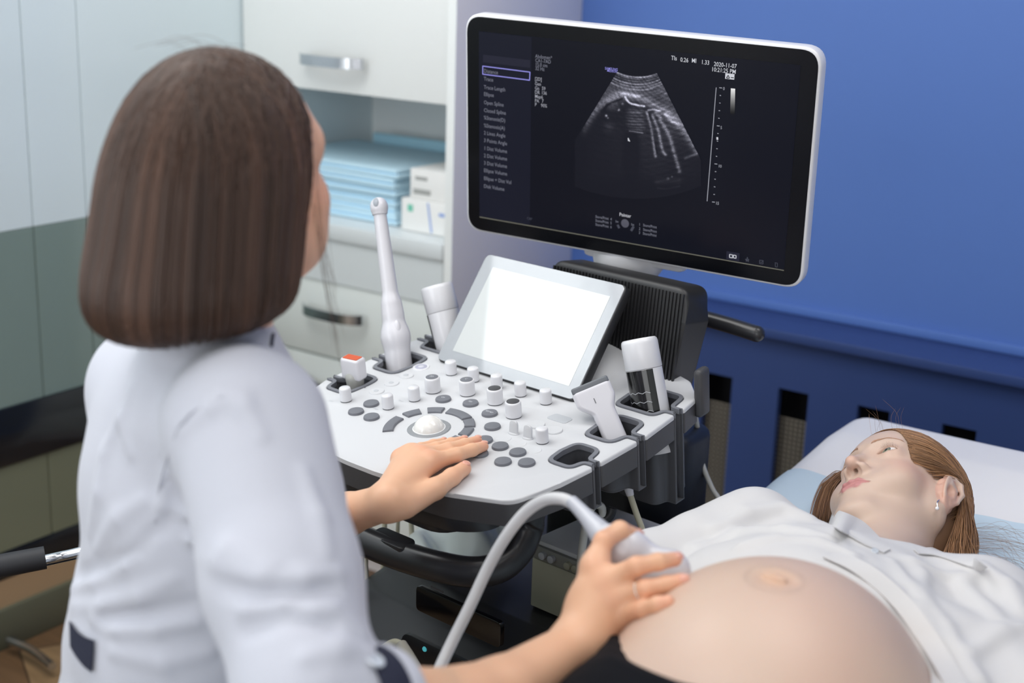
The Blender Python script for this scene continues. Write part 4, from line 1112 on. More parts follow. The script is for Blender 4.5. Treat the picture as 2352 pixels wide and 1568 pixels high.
tube('cable', [c1, onp(1462, 1180, c0, nrm(cf)), onp(1478, 1225, c0, nrm(cf)), onp(1492, 1275, c0, nrm(cf))+A(0, 0, -0.01), onp(1500, 1360, c0, nrm(cf))], 0.0046, 'cable_beige', lb, 10)
# cables hanging from / behind the machine
def cable(lab, pts, r, m='cable_grey', grp='cables hanging below the ultrasound machine'):
    o = tube('cable', pts, r, m, None, 10, 60); tagp(o, lab, 'cable', grp); return o
def pd(lst, d): return [at(x, y, (d if np.isscalar(d) else d[i])) for i, (x, y) in enumerate(lst)]
cable('pale grey cable looping beside the radiator slots from the rear hook', pd([(1592, 925), (1602, 985), (1612, 1060), (1635, 1120), (1652, 1150), (1640, 1180), (1610, 1210)], [2.2, 2.25, 2.25, 2.25, 2.24, 2.2, 2.15]), 0.0042)
for i, (xa, xb, dd) in enumerate(((829, 808, 2.25), (843, 838, 2.3), (833, 828, 2.2), (886, 872, 2.3), (940, 946, 2.3))):
    lab = ['leftmost thin beige cable below the console', 'thin beige cable second from the left below the console', 'thin beige cable bunched with its neighbours below the console', 'single beige cable hanging left of the base unit', 'beige cable above the front handle, beside the plastic bag'][i]
    y0 = 1095; y1 = [1330, 1560, 1540, 1500, 1240][i]
    cable(lab, pd([(xa, y0), ((xa*0.7+xb*0.3), (y0*0.6+y1*0.4)), (xb, y1), (xb-4, y1+80)], dd), 0.0032 if i < 3 else 0.0042, 'cable_beige')
hk = empty('cable_hook', at(1375, 1180, 1.98), 'black hook with a looped grey cable under the right side of the console', 'hook')
tube('hook', pd([(1340, 1165), (1360, 1180), (1385, 1192), (1400, 1182), (1405, 1166)], 1.99), 0.0075, 'black_plastic', hk, 10)
cable('grey cable looped over the black hook under the console', pd([(1384, 1190), (1382, 1165), (1365, 1160), (1350, 1185), (1340, 1240), (1333, 1300), (1328, 1360)], [1.99, 1.985, 1.98, 1.98, 1.98, 1.98, 2.0]), 0.0058)
# plastic bag with papers on the shelf behind the handle
M['bag'] = mat('bag', (236, 240, 238), 0.3, var=(9, 0.5, (206, 218, 210)))
bagp = [zpl(945, 1285, 0.66), zpl(1015, 1325, 0.62), zpl(1185, 1255, 0.64), zpl(1200, 1165, 0.66), zpl(1060, 1165, 0.70), zpl(965, 1230, 0.68)]
nu, nv_ = 26, 18
c00, c10, c11, c01 = at(930, 1265, 2.28), at(1110, 1330, 2.12), at(1215, 1160, 2.28), at(1010, 1130, 2.45)
V = []
for j in range(nv_):
    for i in range(nu):
        u_, v_ = i/(nu-1), j/(nv_-1); p = (c00*(1-u_)+c10*u_)*(1-v_)+(c01*(1-u_)+c11*u_)*v_
        p = p+A(0, 0, 1)*(0.012*math.sin(u_*9+v_*5)+0.008*math.sin(v_*14+u_*3)+0.02*math.sin(PI*u_)*math.sin(PI*v_)); V.append(p)
top_n = len(V); V += [p-A(0, 0, 0.012) for p in V]
Fc = []
for j in range(nv_-1):
    for i in range(nu-1):
        a_ = j*nu+i; Fc.append((a_, a_+1, a_+nu+1, a_+nu)); Fc.append((a_+top_n+nu, a_+top_n+nu+1, a_+top_n+1, a_+top_n))
rim_ = [j for j in range(nu)]+[(j+1)*nu-1 for j in range(1, nv_)]+[(nv_-1)*nu+i for i in range(nu-2, -1, -1)]+[j*nu for j in range(nv_-2, 0, -1)]
for i in range(len(rim_)):
    a_, b2 = rim_[i], rim_[(i+1) % len(rim_)]; Fc.append((a_, a_+top_n, b2+top_n, b2))
tagp(mk('plastic_bag', V, Fc, 'bag'), 'crumpled clear white plastic bag lying behind the front handle', 'bag')
# shelf that carries the bag
shp = [zpl(920, 1300, 0.60), zpl(1240, 1230, 0.60)]
# probe resting low beside the sleeve
M['probe_low'] = mat('probe_low', (172, 168, 156), 0.45)
lw = empty('hanging_probe', at(930, 1500, 1.82), 'grey-beige probe handle with its cable, low beside the navy cuff', 'ultrasound probe')
tube('handle', pd([(922, 1478), (935, 1515), (950, 1560), (965, 1610)], [1.84, 1.82, 1.80, 1.78]), [0.007, 0.012, 0.017, 0.018], 'probe_low', lw, 14)
tube('cable', pd([(926, 1482), (905, 1476), (880, 1490), (868, 1515), (860, 1550)], [1.84, 1.85, 1.86, 1.86, 1.86]), 0.0055, 'cable_beige', lw, 10)
led = lathe('status_light', [(0.004, 0), (0.0035, 0.0015)], mat('led', (40, 90, 100), 0.3, emit=((90, 200, 210), 0.5)), um, FM @ Matrix.Translation((on_front(980, 1488)[0], on_front(980, 1488)[1], 0.003)), 16)
EX, EY, ER = 0.0325, 0.0618, 0.0150
# ------------------------------------------------------------------ people: shared parts
def head_fn(neck_to, smile=1.0, full=True):
    s = []
    base = U(0.022, E((0, -0.014, 0.050), (0.073, 0.092, 0.078)), E((0, 0.026, 0.050), (0.061, 0.056, 0.058)), E((0, 0.024, -0.004), (0.0645, 0.056, 0.060)), E((0, 0.026, -0.046), (0.055, 0.048, 0.041)))
    add = [base]
    for k in (-1, 1):
        add.append(K((k*0.057, -0.010, -0.034), (k*0.017, 0.062, -0.080), 0.0185, 0.0155))
        add.append(E((k*0.040, 0.046, -0.016), (0.026, 0.026, 0.027)))
    add.append(E((0, 0.067, -0.083), (0.023, 0.019, 0.017)))
    add.append(E((0, 0.034, -0.080), (0.042, 0.036, 0.022)))
    add.append(E((0, 0.068, -0.044), (0.030, 0.020, 0.026)))
    for k in (-1, 1): add += [E((k*0.030, 0.058, -0.030), (0.016, 0.016, 0.016)), E((k*0.064, -0.002, -0.012), (0.012, 0.015, 0.024))]
    face = U(0.018, *add)
    nose = U(0.007, K((0, 0.0725, 0.034), (0, 0.0865, 0.012), 0.0066, 0.0072), K((0, 0.0865, 0.012), (0, 0.0990, -0.006), 0.0072, 0.0092), E((0.0120, 0.0875, -0.0120), (0.0070, 0.0090, 0.0070)), E((-0.0120, 0.0875, -0.0120), (0.0070, 0.0090, 0.0070)))
    face = U(0.011, face, nose)
    brows = [K((k*0.012, 0.0745, 0.047), (k*0.042, 0.064, 0.046), 0.0085, 0.007) for k in (-1, 1)]
    face = U(0.010, face, *brows)
    face = D(0.016, face, *[E((k*EX, 0.094, 0.027), (0.019, 0.0185, 0.0125)) for k in (-1, 1)])
    lids = [E((k*EX, EY, 0.0285), (0.0180, 0.0168, 0.0162)) for k in (-1, 1)]
    face = U(0.007, face, *lids)
    def opening(k):
        def f(P):
            x = (P[:, 0]-k*EX)*k          # + towards the outer corner
            z = P[:, 2]-0.0285-0.06*x
            q = np.clip(np.abs(x)/0.0160, 0, 1.4)
            up = 0.0074*(1-q**2.4)-0.0002; lo_ = -0.0050*(1-q**2.2)+0.0002
            return np.maximum(np.maximum(z-up, lo_-z), np.maximum(0.060-P[:, 1], np.abs(x)-0.0160))*f32(0.8)
        return f
    face = D(0.0006, face, opening(-1), opening(1))
    # nostrils
    face = D(0.003, face, *[E((k*0.0070, 0.0915, -0.0195), (0.0043, 0.0066, 0.0072)) for k in (-1, 1)])
    # lips
    sm = 0.0028*smile
    up = [chain([(-0.0330, 0.0715, -0.0440+sm), (-0.011, 0.0880, -0.0400), (0, 0.0900, -0.0408), (0.011, 0.0880, -0.0400), (0.0330, 0.0715, -0.0440+sm)], [0.0014, 0.0032, 0.0030, 0.0032, 0.0014], 0.003)]
    lo = [chain([(-0.031, 0.0720, -0.0448+sm), (-0.010, 0.0862, -0.0490), (0.010, 0.0862, -0.0490), (0.031, 0.0720, -0.0448+sm)], [0.0014, 0.0040, 0.0040, 0.0014], 0.003)]
    lips = U(0.002, up[0], lo[0])
    face = U(0.004, face, lips)
    crease = chain([(-0.0355, 0.0715, -0.0432+sm), (-0.012, 0.0905, -0.0446), (0, 0.0930, -0.0446), (0.012, 0.0905, -0.0446), (0.0355, 0.0715, -0.0432+sm)], [0.0005, 0.0010, 0.0011, 0.0010, 0.0005], 0.001)
    face = D(0.0035, face, crease)
    # ears
    ears = []
    for k in (-1, 1):
        pts = [(0.0735, 0.004, 0.016), (0.077, 0.0, 0.029), (0.081, -0.010, 0.035), (0.0855, -0.0215, 0.030), (0.0865, -0.0265, 0.015), (0.084, -0.0225, -0.004), (0.079, -0.013, -0.018), (0.0755, -0.005, -0.027)]
        hx = chain([(k*p[0], p[1], p[2]) for p in pts], [0.0026, 0.0033, 0.0034, 0.0034, 0.0033, 0.0030, 0.0032, 0.0042], 0.002)
        al = R_(20)*k
        Rm = np.array([[math.cos(al), math.sin(al), 0], [-math.sin(al), math.cos(al), 0], [0, 0, 1]])
        plate = E((k*0.0780, -0.0105, 0.004), (0.0056, 0.0190, 0.0325), Rm)
        anti = chain([(k*0.081, -0.006, 0.023), (k*0.0835, -0.015, 0.012), (k*0.082, -0.014, -0.004), (k*0.079, -0.006, -0.014)], [0.0022, 0.0030, 0.0030, 0.0026], 0.002)
        plate = U(0.004, plate, E((k*0.0815, -0.0140, 0.008), (0.0040, 0.0130, 0.0240), Rm), K((k*0.075, 0.004, 0.018), (k*0.077, 0.000, 0.004), 0.0035))
        e1 = U(0.004, plate, hx, anti, K((k*0.076, 0.0045, 0.004), (k*0.077, 0.003, -0.006), 0.0040, 0.0036), E((k*0.0755, -0.003, -0.0275), (0.0038, 0.0068, 0.0080)))
        e1 = D(0.004, e1, E((k*0.0870, -0.0045, 0.000), (0.0068, 0.0062, 0.0098)), E((k*0.0880, -0.012, 0.0245), (0.0042, 0.006, 0.004)))
        ears.append(e1)
    face = U(0.005, face, *ears)
    nk = U(0.02, K((0, -0.014, -0.042), neck_to, 0.052, 0.054))
    face = U(0.022, face, nk)
    return face, lips
def head_colors(V, lips, base, lipc, blush, amt=0.8):
    C = col_arr(V, base)
    for k in (-1, 1):
        d = np.sqrt((((V-np.array([k*0.052, 0.046, -0.002]))/np.array([0.024, 0.03, 0.020]))**2).sum(1)); C = blend(C, amt*np.exp(-d*d), blush)
        d = np.sqrt((((V-np.array([k*0.0775, -0.010, 0.002]))/np.array([0.010, 0.024, 0.034]))**2).sum(1)); C = blend(C, 0.35*(d < 1)*1.0, (222, 150, 128))
        d = np.sqrt((((V-np.array([k*EX, 0.078, 0.0285]))/np.array([0.017, 0.02, 0.0085]))**2).sum(1)); C = blend(C, 0.35*np.exp(-d*d), (206, 140, 118))
    d = np.sqrt((((V-np.array([0, 0.108, -0.008]))/0.013)**2).sum(1)); C = blend(C, 0.30*np.exp(-d*d), (224, 150, 126))
    dl = lips(V.astype(f32)); C = blend(C, np.clip((0.0012-dl)/0.0008, 0, 1)*(np.abs(V[:, 2]+0.043) < 0.013), lipc)
    C *= (1+0.03*noise3(V, 160, 2))[:, None]
    return C
def eyeball(parent, HMx, k, gaze_local, rgb):
    r = ER; gz = nrm(gaze_local); ang = [0, 0.08, 0.14, 0.155, 0.20, 0.395, 0.42, 0.46, 0.8, 1.2, 1.7, 2.3, 3.0]
    prof, cc = [], []
    pal = {0: (8, 8, 8), 1: (8, 8, 8), 2: (8, 8, 8), 3: tuple(v*0.8 for v in rgb), 4: rgb, 5: tuple(v*0.85 for v in rgb), 6: tuple(v*0.45 for v in rgb)}
    n = 24; V, Fc, C = [], [], []
    x = nrm(np.cross(gz, A(0, 0, 1))); y = np.cross(x, gz)
    c = A(k*EX, EY, 0.0285)
    for i, a in enumerate(ang):
        rr = r*(1+0.05*max(0, 1-(a/0.5)**2))
        for j in range(n):
            t = 2*PI*j/n; V.append(c+gz*math.cos(a)*rr+(x*math.cos(t)+y*math.sin(t))*math.sin(max(a, 0.001))*r)
            C.append(lin(pal.get(i, (236, 230, 226))))
    for i in range(len(ang)-1):
        for j in range(n): Fc.append((i*n+j, (i+1)*n+j, (i+1)*n+(j+1) % n, i*n+(j+1) % n))
    if 'eye_col' not in M: M['eye_col'] = mat('eye_col', (255, 255, 255), 0.08, coat=1.0, attr='col')
    return mk('eyeball', V, Fc, 'eye_col', parent, HMx, col=np.array(C))
def xf(Mx, V):
    m = np.array(Mx); return np.asarray(V) @ m[:3, :3].T+m[:3, 3]
def inv_pt(Mx, p):
    m = np.array(Mx); return (np.asarray(p)-m[:3, 3]) @ m[:3, :3]
def march(f, x, y, t0=0.9, t1=2.6):
    v = ray(x, y); t = t0
    for _ in range(220):
        p = CAM+v*t; d = float(f(np.asarray(p, f32)[None])[0])
        if d < 0.0004: break
        t += max(d*0.7/np.linalg.norm(v), 0.0005)
        if t > t1: break
    return p
def grad(f, p, e=0.002):
    p = np.asarray(p, f32)[None]; return nrm([float((f(p+np.eye(3, dtype=f32)[i]*e)-f(p-np.eye(3, dtype=f32)[i]*e))[0]) for i in range(3)])
def join_np(parts):
    V, Q, C, o = [], [], [], 0
    for v, q, c in parts: V.append(v); Q.append(q+o); C.append(c); o += len(v)
    return np.vstack(V), np.vstack(Q), np.vstack(C)
def push_out(fn, Pn, off):
    P = Pn.reshape(-1, 3).astype(f32)
    for _ in range(4):
        d = fn(P); e = f32(0.002); g = np.stack([(fn(P+np.eye(3, dtype=f32)[i]*e)-d)/e for i in range(3)], 1); g /= np.linalg.norm(g, axis=1, keepdims=True)+1e-6
        need = np.clip(off.ravel()-d, 0, 0.03); P = P+g*need[:, None]
    return P.reshape(Pn.shape)
def hair_cols(n, base, var):
    b = np.asarray(lin(base)); k = np.exp(RNG.normal(0, var, (n, 1))); return np.clip(b*k, 0, 1)
def ribbon(name, top_pts, bot_pts, th, m, parent, n=30, sub=4):
    a = spline(top_pts, n); b = spline(bot_pts, n); V = []
    for i in range(n):
        for j in range(sub+1):
            V.append(a[i]*(1-j/sub)+b[i]*(j/sub))
    V = np.array(V); s = sub+1; Fc = []
    nn_ = np.zeros_like(V); g = V.reshape(n, s, 3)
    du = np.gradient(g, axis=0); dv = np.gradient(g, axis=1); N = np.cross(du, dv); N /= np.linalg.norm(N, axis=2, keepdims=True)+1e-9
    W = (g-N*th).reshape(-1, 3); o = n*s; V2 = np.vstack([V, W])
    for i in range(n-1):
        for j in range(sub):
            a_ = i*s+j; Fc += [(a_, a_+s, a_+s+1, a_+1), (o+a_, o+a_+1, o+a_+s+1, o+a_+s)]
    rim_ = [i*s for i in range(n)]+[(n-1)*s+j for j in range(1, s)]+[i*s+sub for i in range(n-2, -1, -1)]+[j for j in range(sub-1, 0, -1)]
    for i in range(len(rim_)):
        a_, b2 = rim_[i], rim_[(i+1) % len(rim_)]; Fc.append((a_, a_+o, b2+o, b2))
    return mk(name, V2, Fc, m, parent, sharp=1.0)
def nail(parent, tip, base_, up, wdt, ln):
    ax = nrm(tip-base_); up = nrm(up-ax*(up @ ax)); sd_ = np.cross(ax, up)
    c = tip-ax*ln*0.45+up*0.0
    V, Q = poly_sdf(I(E(c, (wdt/2, ln/2, 0.0022), np.stack([sd_, ax, up], 1)), HS(c, -up), 0.0003), c-0.012, c+0.012, 0.0006)
    return mk('fingernail', V, Q, 'nail', parent)

# ------------------------------------------------------------------ couch
co = empty('examination_couch', (-0.53, 1.2, 0), 'white padded examination couch with rounded head end by the blue wall', 'couch')
def head_rise(y): return (0.030*np.clip((y-1.85)/0.35, 0, 1)**1.3).astype(f32) if isinstance(y, np.ndarray) else 0.030*min(max((y-1.85)/0.35, 0), 1)**1.3
V, Q = poly_sdf(lambda P: (np.sqrt((np.maximum(np.abs(P-np.array([-0.545, 1.30, 0.672], f32)-np.stack([0*P[:, 1], 0*P[:, 1], head_rise(P[:, 1])], 1))-np.array([0.325-0.055, 1.05-0.055, 0.062-0.048], f32), 0)**2).sum(1))-0.050-0.002*np.sin(P[:, 1]*7)*np.cos(P[:, 0]*9)), (-0.90, 0.2, 0.58), (-0.18, 2.44, 0.82), 0.008)
mk('mattress', V, Q, 'vinyl', co)
bm = bmesh.new(); box_bm(bm, (-0.84, 0.30, 0.56), (-0.25, 2.26, 0.612), 0.01)
from_bm('frame', bm, 'metal', co)
for x in (-0.80, -0.29):
    for y in (0.36, 2.18): box('leg', (x-0.02, y-0.02, 0.0), (x+0.02, y+0.02, 0.562), 'metal', co, 0.004)
# blue cover sheet
V = []; nu, nv_ = 60, 50
def ztop_bed(x, y):
    e = 0.05; hx = max(0, abs(x+0.545)-(0.325-0.055)); z = 0.686+math.sqrt(max(0.0506**2-min(hx, 0.05)**2, 0))
    return z
V = []
for j in range(nv_):
    for i in range(nu):
        x = -0.868+0.646*i/(nu-1); y = 0.55+(2.02-0.55)*j/(nv_-1)+0.012*math.sin(x*12)
        hx = max(0, abs(x+0.545)-0.27)
        if hx <= 0.0505: z = 0.686+math.sqrt(max(0.0518**2-hx**2, 0))+0.0016
        else: z = 0.686
        z += head_rise(y); z += 0.0016*math.sin(x*60+y*23)*math.sin(y*31+x*11)+0.0016
        V.append((x, y, z))
o = len(V); V += [(p[0], p[1], p[2]-0.0010) for p in V]; Fc = []
for j in range(nv_-1):
    for i in range(nu-1):
        a_ = j*nu+i; Fc += [(a_, a_+1, a_+nu+1, a_+nu), (o+a_+nu, o+a_+nu+1, o+a_+1, o+a_)]
tagp(mk('disposable_sheet', V, Fc, 'sheet_blue'), 'pale blue disposable sheet spread over the couch under the patient', 'sheet')

# ------------------------------------------------------------------ patient
SKIN_P = (208, 181, 164)
pa = empty('person', (-0.55, 1.2, 0.74), 'smiling pregnant woman lying on the couch, white shirt opened over her bare belly', 'person')
B = np.array([[-0.788081, -0.583428, -0.196317], [0.040876, -0.367814, 0.929001], [-0.614213, 0.724103, 0.313715]])
# model x axis here is the person's right; B columns: (left*-1 ...) given for x -> -x
HO = A(-0.5938, 1.8140, 0.8105)
_f = nrm(A(-0.552, -0.388, 0.738)); _p = A(-0.204, 0.920, 0.336); _p = nrm(_p-_f*(_p @ _f)); B = np.stack([np.cross(_f, _p), _f, _p], 1)
HX, HYv, HZ = B[:, 0], B[:, 1], B[:, 2]
HM = frame(HO, HX, HYv, HZ)
nb_p = A(-0.553, 1.625, 0.790)
fn_h, lips_h = head_fn(inv_pt(HM, nb_p))
V, Q = poly_sdf(fn_h, (-0.095, -0.125, -0.185), (0.095, 0.120, 0.135), 0.00175)
C = head_colors(V, lips_h, SKIN_P, (198, 136, 134), (226, 164, 138), 0.5)
headp = (xf(HM, V), Q, C)
belly = U(0.035, E((-0.497, 1.180, 0.790), (0.172, 0.205, 0.186)), E((-0.515, 1.24, 0.805), (0.155, 0.26, 0.085)), E((-0.545, 1.47, 0.805), (0.155, 0.15, 0.085)), K((-0.53, 1.02, 0.81), (-0.54, 0.93, 0.80), 0.12, 0.10), K(nb_p, (-0.55, 1.55, 0.79), 0.055, 0.07))
nv = march(belly, 1780, 1324); ng = grad(belly, nv)
t1_ = nrm((march(belly, 1815, 1336)-nv)); t1_ = nrm(t1_-ng*(t1_ @ ng)); t2_ = np.cross(ng, t1_)
RN = np.stack([t1_, t2_, ng], 1)
skin_b = D(0.010, belly, E(nv+ng*0.003, (0.019, 0.012, 0.0048), RN))
skin_b = U(0.003, skin_b, E(nv-ng*0.0010, (0.0125, 0.0058, 0.0036), RN))
skin_b = D(0.002, skin_b, K(nv-t1_*0.010+t2_*0.0045+ng*0.001, nv+t1_*0.010+t2_*0.0050+ng*0.001, 0.0010), K(nv-t1_*0.010-t2_*0.006+ng*0.0005, nv+t1_*0.011-t2_*0.0055+ng*0.0005, 0.0010), K(nv-t1_*0.004-t2_*0.001+ng*0.0028, nv+t1_*0.006+t2_*0.0015+ng*0.0028, 0.0009))
V, Q = poly_sdf(skin_b, (-0.74, 0.80, 0.70), (-0.30, 1.70, 0.995), 0.0042)
C = col_arr(V, SKIN_P)
C = blend(C, 0.5*np.exp(-(((V-nv)/0.022)**2).sum(1)), (214, 170, 136))
C = blend(C, 0.25*np.clip(noise3(V, 28, 8)+0.1, 0, 1), (236, 180, 160))
C = blend(C, 0.22*np.clip(noise3(V, 45, 9), 0, 1), (238, 214, 186))
body1 = (V, Q, C)
# navel region again at high resolution sits inside the same mesh
nvd = np.linalg.norm(V[Q].mean(1)-nv, axis=1) < 0.026
V2, Q2 = poly_sdf(skin_b, nv-0.034, nv+0.034, 0.0011)
cen = V2[Q2].mean(1); Q2 = Q2[np.linalg.norm(cen-nv, axis=1) < 0.030]
C2 = col_arr(V2, SKIN_P); C2 = blend(C2, 0.5*np.exp(-(((V2-nv)/0.022)**2).sum(1)), (214, 170, 136))
C2 = blend(C2, 0.25*np.clip(noise3(V2, 28, 8)+0.1, 0, 1), (236, 180, 160)); C2 = blend(C2, 0.22*np.clip(noise3(V2, 45, 9), 0, 1), (238, 214, 186))
body1 = (V, Q[~nvd], C)
# forearms and hands (mostly hidden): simple tapered arms with fingers
def arm_hand(elbow, wrist, hand_dir, palm_n, side, r0=0.036, r1=0.022, L=0.085):
    hand_dir = nrm(hand_dir); palm_n = nrm(palm_n); sdv = np.cross(hand_dir, palm_n)*side
    fs = [K(elbow, wrist, r0, r1)]
    fs.append(E(wrist+hand_dir*0.045, (0.048, 0.036, 0.014), np.stack([hand_dir, sdv, palm_n], 1)))
    for i, (o_, ln) in enumerate(((0.030, 0.068), (0.010, 0.076), (-0.010, 0.070), (-0.029, 0.054))):
        a = wrist+hand_dir*0.085+sdv*o_*0.9; fs.append(chain([a, a+hand_dir*ln*0.5+palm_n*0.002, a+hand_dir*ln-palm_n*0.010], [0.0095, 0.0085, 0.0072], 0.002))
    a = wrist+hand_dir*0.025+sdv*0.028; fs.append(chain([a, a+hand_dir*0.03+sdv*0.016, a+hand_dir*0.058+sdv*0.020], [0.013, 0.0105, 0.0085], 0.004))
    return U(0.012, *fs)
armL = arm_hand(A(-0.275, 1.36, 0.785), A(-0.285, 1.13, 0.775), A(-0.03, -1, 0), A(0, 0, 1), 1)
V, Q = poly_sdf(armL, (-0.36, 0.93, 0.72), (-0.22, 1.42, 0.84), 0.004); arm_l = (V, Q, col_arr(V, SKIN_P))
armR = arm_hand(A(-0.770, 1.42, 0.780), A(-0.742, 1.20, 0.757), A(0.02, -1, -0.02), A(0, 0, 1), -1)
V, Q = poly_sdf(armR, (-0.86, 0.98, 0.71), (-0.70, 1.48, 0.85), 0.004); arm_r = (V, Q, col_arr(V, SKIN_P))
Vb, Qb, Cb = join_np([headp, body1, (V2, Q2, C2), arm_l, arm_r])
pb = mk('body', Vb, Qb, 'skin', pa, col=Cb)
gz = nrm(A(-0.06, 1.0, -0.04))
for k in (-1, 1): eyeball(pa, HM, k, gz, (128, 132, 108))
def lash_brow(parent, Mx, fnh, cb, rgb):
    P_, rr = [], []
    for k in (-1, 1):
        for i in range(32):
            s = -0.95+1.9*(i+RNG.uniform(-0.3, 0.3))/31; x = k*EX+k*s*0.0155; z = 0.0285+0.06*s*0.0155+0.0074*(1-abs(s)**2.4)
            y = EY+0.0168*math.sqrt(max(1-(s*0.0155/0.018)**2-0.0074**2/0.0162**2, 0.02))-0.0005
            ln = 0.0066*(1-0.25*abs(s))*(0.8+0.4*RNG.random())
            d1 = nrm(A(k*s*0.5, 1.0, 0.15)); d2 = nrm(A(k*s*0.7, 0.75, 0.75))
            p0 = A(x, y, z); t = np.linspace(0, 1, 8)[:, None]; P_.append(p0+d1*ln*0.6*t+d2*ln*0.6*t*t); rr.append(0.00011)
        for i in range(16):
            s = -0.8+1.6*i/15; x = k*EX+k*s*0.0150; z = 0.0285-0.0044*(1-abs(s)**2); y = EY+0.0168*math.sqrt(max(1-(s*0.015/0.018)**2-0.0044**2/0.0162**2, 0.02))-0.0005
            t = np.linspace(0, 1, 8)[:, None]; P_.append(A(x, y, z)+nrm(A(k*s*0.4, 1, -0.5))*0.0035*t); rr.append(0.00007)
    C = np.tile(np.asarray(lin((58, 38, 30))), (len(P_), 1))
    P_ = xf(Mx, np.array(P_)); strands('eyelashes', P_, np.array(rr), cb, parent, C)
    Q_ = []; 
    path = spline(np.array([(0.011, 0.088, 0.0445), (0.024, 0.086, 0.0505), (0.036, 0.080, 0.0540), (0.052, 0.066, 0.0480)]), 60)
    for k in (-1, 1):
        for i in range(170):
            u = RNG.random(); j = int(u*55); p = path[j].copy(); tdir = nrm(path[j+4]-path[j]); wd_ = 0.0026*(1-u*0.65)
            p = p+A(0, 0, 1)*RNG.normal(0, wd_*0.42); ln = RNG.uniform(0.004, 0.0075)
            d = nrm(tdir+A(0, 0, 0.45*(1-u)-0.12)); t = np.linspace(0, 1, 8)[:, None]; q = p+d*ln*t; q[:, 0] *= k; Q_.append(q)
    Q_ = np.array(Q_); P = Q_.reshape(-1, 3).astype(f32)
    for _ in range(5):
        d = fnh(P); e = f32(0.001); g = np.stack([(fnh(P+np.eye(3, dtype=f32)[i]*e)-d)/e for i in range(3)], 1); g /= np.linalg.norm(g, axis=1, keepdims=True)+1e-6
        P = P-g*np.clip(d-0.0003, -0.01, 0.01)[:, None]
    Q_ = xf(Mx, P.reshape(Q_.shape)); strands('eyebrows', Q_, np.full(len(Q_), 0.00016), cb, parent, np.tile(np.asarray(lin(rgb)), (len(Q_), 1)))
lash_brow(pa, HM, fn_h, 'hair_light', (188, 146, 120))

# hair: scalp shell plus strands swept back from the forehead and falling to both sides
cran = U(0.02, E((0, -0.016, 0.050), (0.0760, 0.0950, 0.0830)), E((0, 0.022, 0.052), (0.064, 0.058, 0.062)), E((0, -0.045, -0.01), (0.066, 0.062, 0.075)))
cut = E((0, 0.103, -0.010), (0.0720, 0.086, 0.112)); cut2 = [E((k*0.085, 0.018, -0.008), (0.034, 0.050, 0.066)) for k in (-1, 1)]
cut3 = [E((k*0.085, -0.010, 0.002), (0.020, 0.024, 0.037)) for k in (-1, 1)]
shell = D(0.006, lambda P: cran(P)-f32(0.001), cut, *cut2, *cut3)
V, Q = poly_sdf(shell, (-0.10, -0.13, -0.10), (0.10, 0.10, 0.15), 0.003)
hb = mk('hair', xf(HM, V), Q, 'hair_base_light', pa)
SHV = V.copy()
def swept(n, k, spread):
    out = []
    cand = SHV[(SHV[:, 0]*k > -0.004) & ((SHV[:, 2] > 0.034) | (SHV[:, 1] < -0.03) | ((SHV[:, 1] > 0.010) & (SHV[:, 2] > 0.02))) & (SHV[:, 2] > -0.02) & (cran(SHV.astype(f32)) > -0.016)]
    wts = np.exp(np.clip(cand[:, 1], -0.08, 0.08)*22); wts /= wts.sum()
    roots = cand[RNG.choice(len(cand), n, p=wts)]
    for i in range(n):
        r0 = roots[i]*A(k, 1, 1)
        h_ = np.clip((r0[2]-0.02)/0.11, 0, 1); back = np.clip((0.09-r0[1])/0.17, 0, 1)
        e1 = RNG.normal(0, 1, 3)*0.003*spread
        b0 = A(0.0815, -0.016-0.055*back, 0.047+0.02*h_)+e1*0.4; b1 = A(0.083, -0.041-0.040*back, 0.008+0.02*h_*(1-back))+e1
        b2 = A(0.078-0.012*back, -0.044-0.040*back, -0.050)+e1*1.6
        b3 = A(0.076-0.02*back+0.010*RNG.normal(), -0.055-0.038*back+0.004*RNG.normal(), -0.115)+e1*2.2
        b4 = A(0.074-0.02*back+0.016*RNG.normal(), -0.065-0.028*back, -0.175)+e1*3
        m1 = r0*0.5+b0*0.5; m1 = m1+nrm(A(m1[0], m1[1]*0.6, m1[2]-0.03))*0.02*np.linalg.norm(b0-r0)/0.12; m2 = b0
        if k > 0 and RNG.random() < 0.5:
            b1 = A(0.087, -0.004, -0.010)+e1; b2 = A(0.091, 0.010, -0.050)+e1*1.5; b3 = A(0.094+0.006*RNG.normal(), 0.010, -0.095)+e1*2; b4 = A(0.098+0.01*RNG.normal(), -0.005, -0.145)+e1*2
        pth = spline(np.array([r0, m1, m2, b1, b2, b3, b4]), 22)
        pth[:, 0] *= k; out.append(pth)
    out = np.array(out); off = RNG.uniform(0.001, 0.0070, (n, 1))*np.ones((1, 22)); off[:, 0] = 0.0012
    P = out.reshape(-1, 3).astype(f32); e = f32(0.002)
    upper = (P[:, 2] > 0.0)
    for _ in range(4):
        d = cran(P); g = np.stack([(cran(P+np.eye(3, dtype=f32)[i]*e)-d)/e for i in range(3)], 1); g /= np.linalg.norm(g, axis=1, keepdims=True)+1e-6
        P = P-g*(np.clip(d-off.ravel(), 0, 0.02)*np.clip(P[:, 2]/0.02, 0, 1))[:, None]
    P = push_out(fn_h, push_out(cran, P.reshape(out.shape), off), off)
    for _ in range(4): P[:, 1:-1] = 0.25*P[:, :-2]+0.5*P[:, 1:-1]+0.25*P[:, 2:]
    return P
def settle(P, zmin):      # hair rests on the couch
    P = P.copy(); z = P[..., 2]; P[..., 2] = np.where(z < zmin, zmin+RNG.uniform(0, 0.006, z.shape)*0+0.0015*np.sin(P[..., 0]*80), z); return P
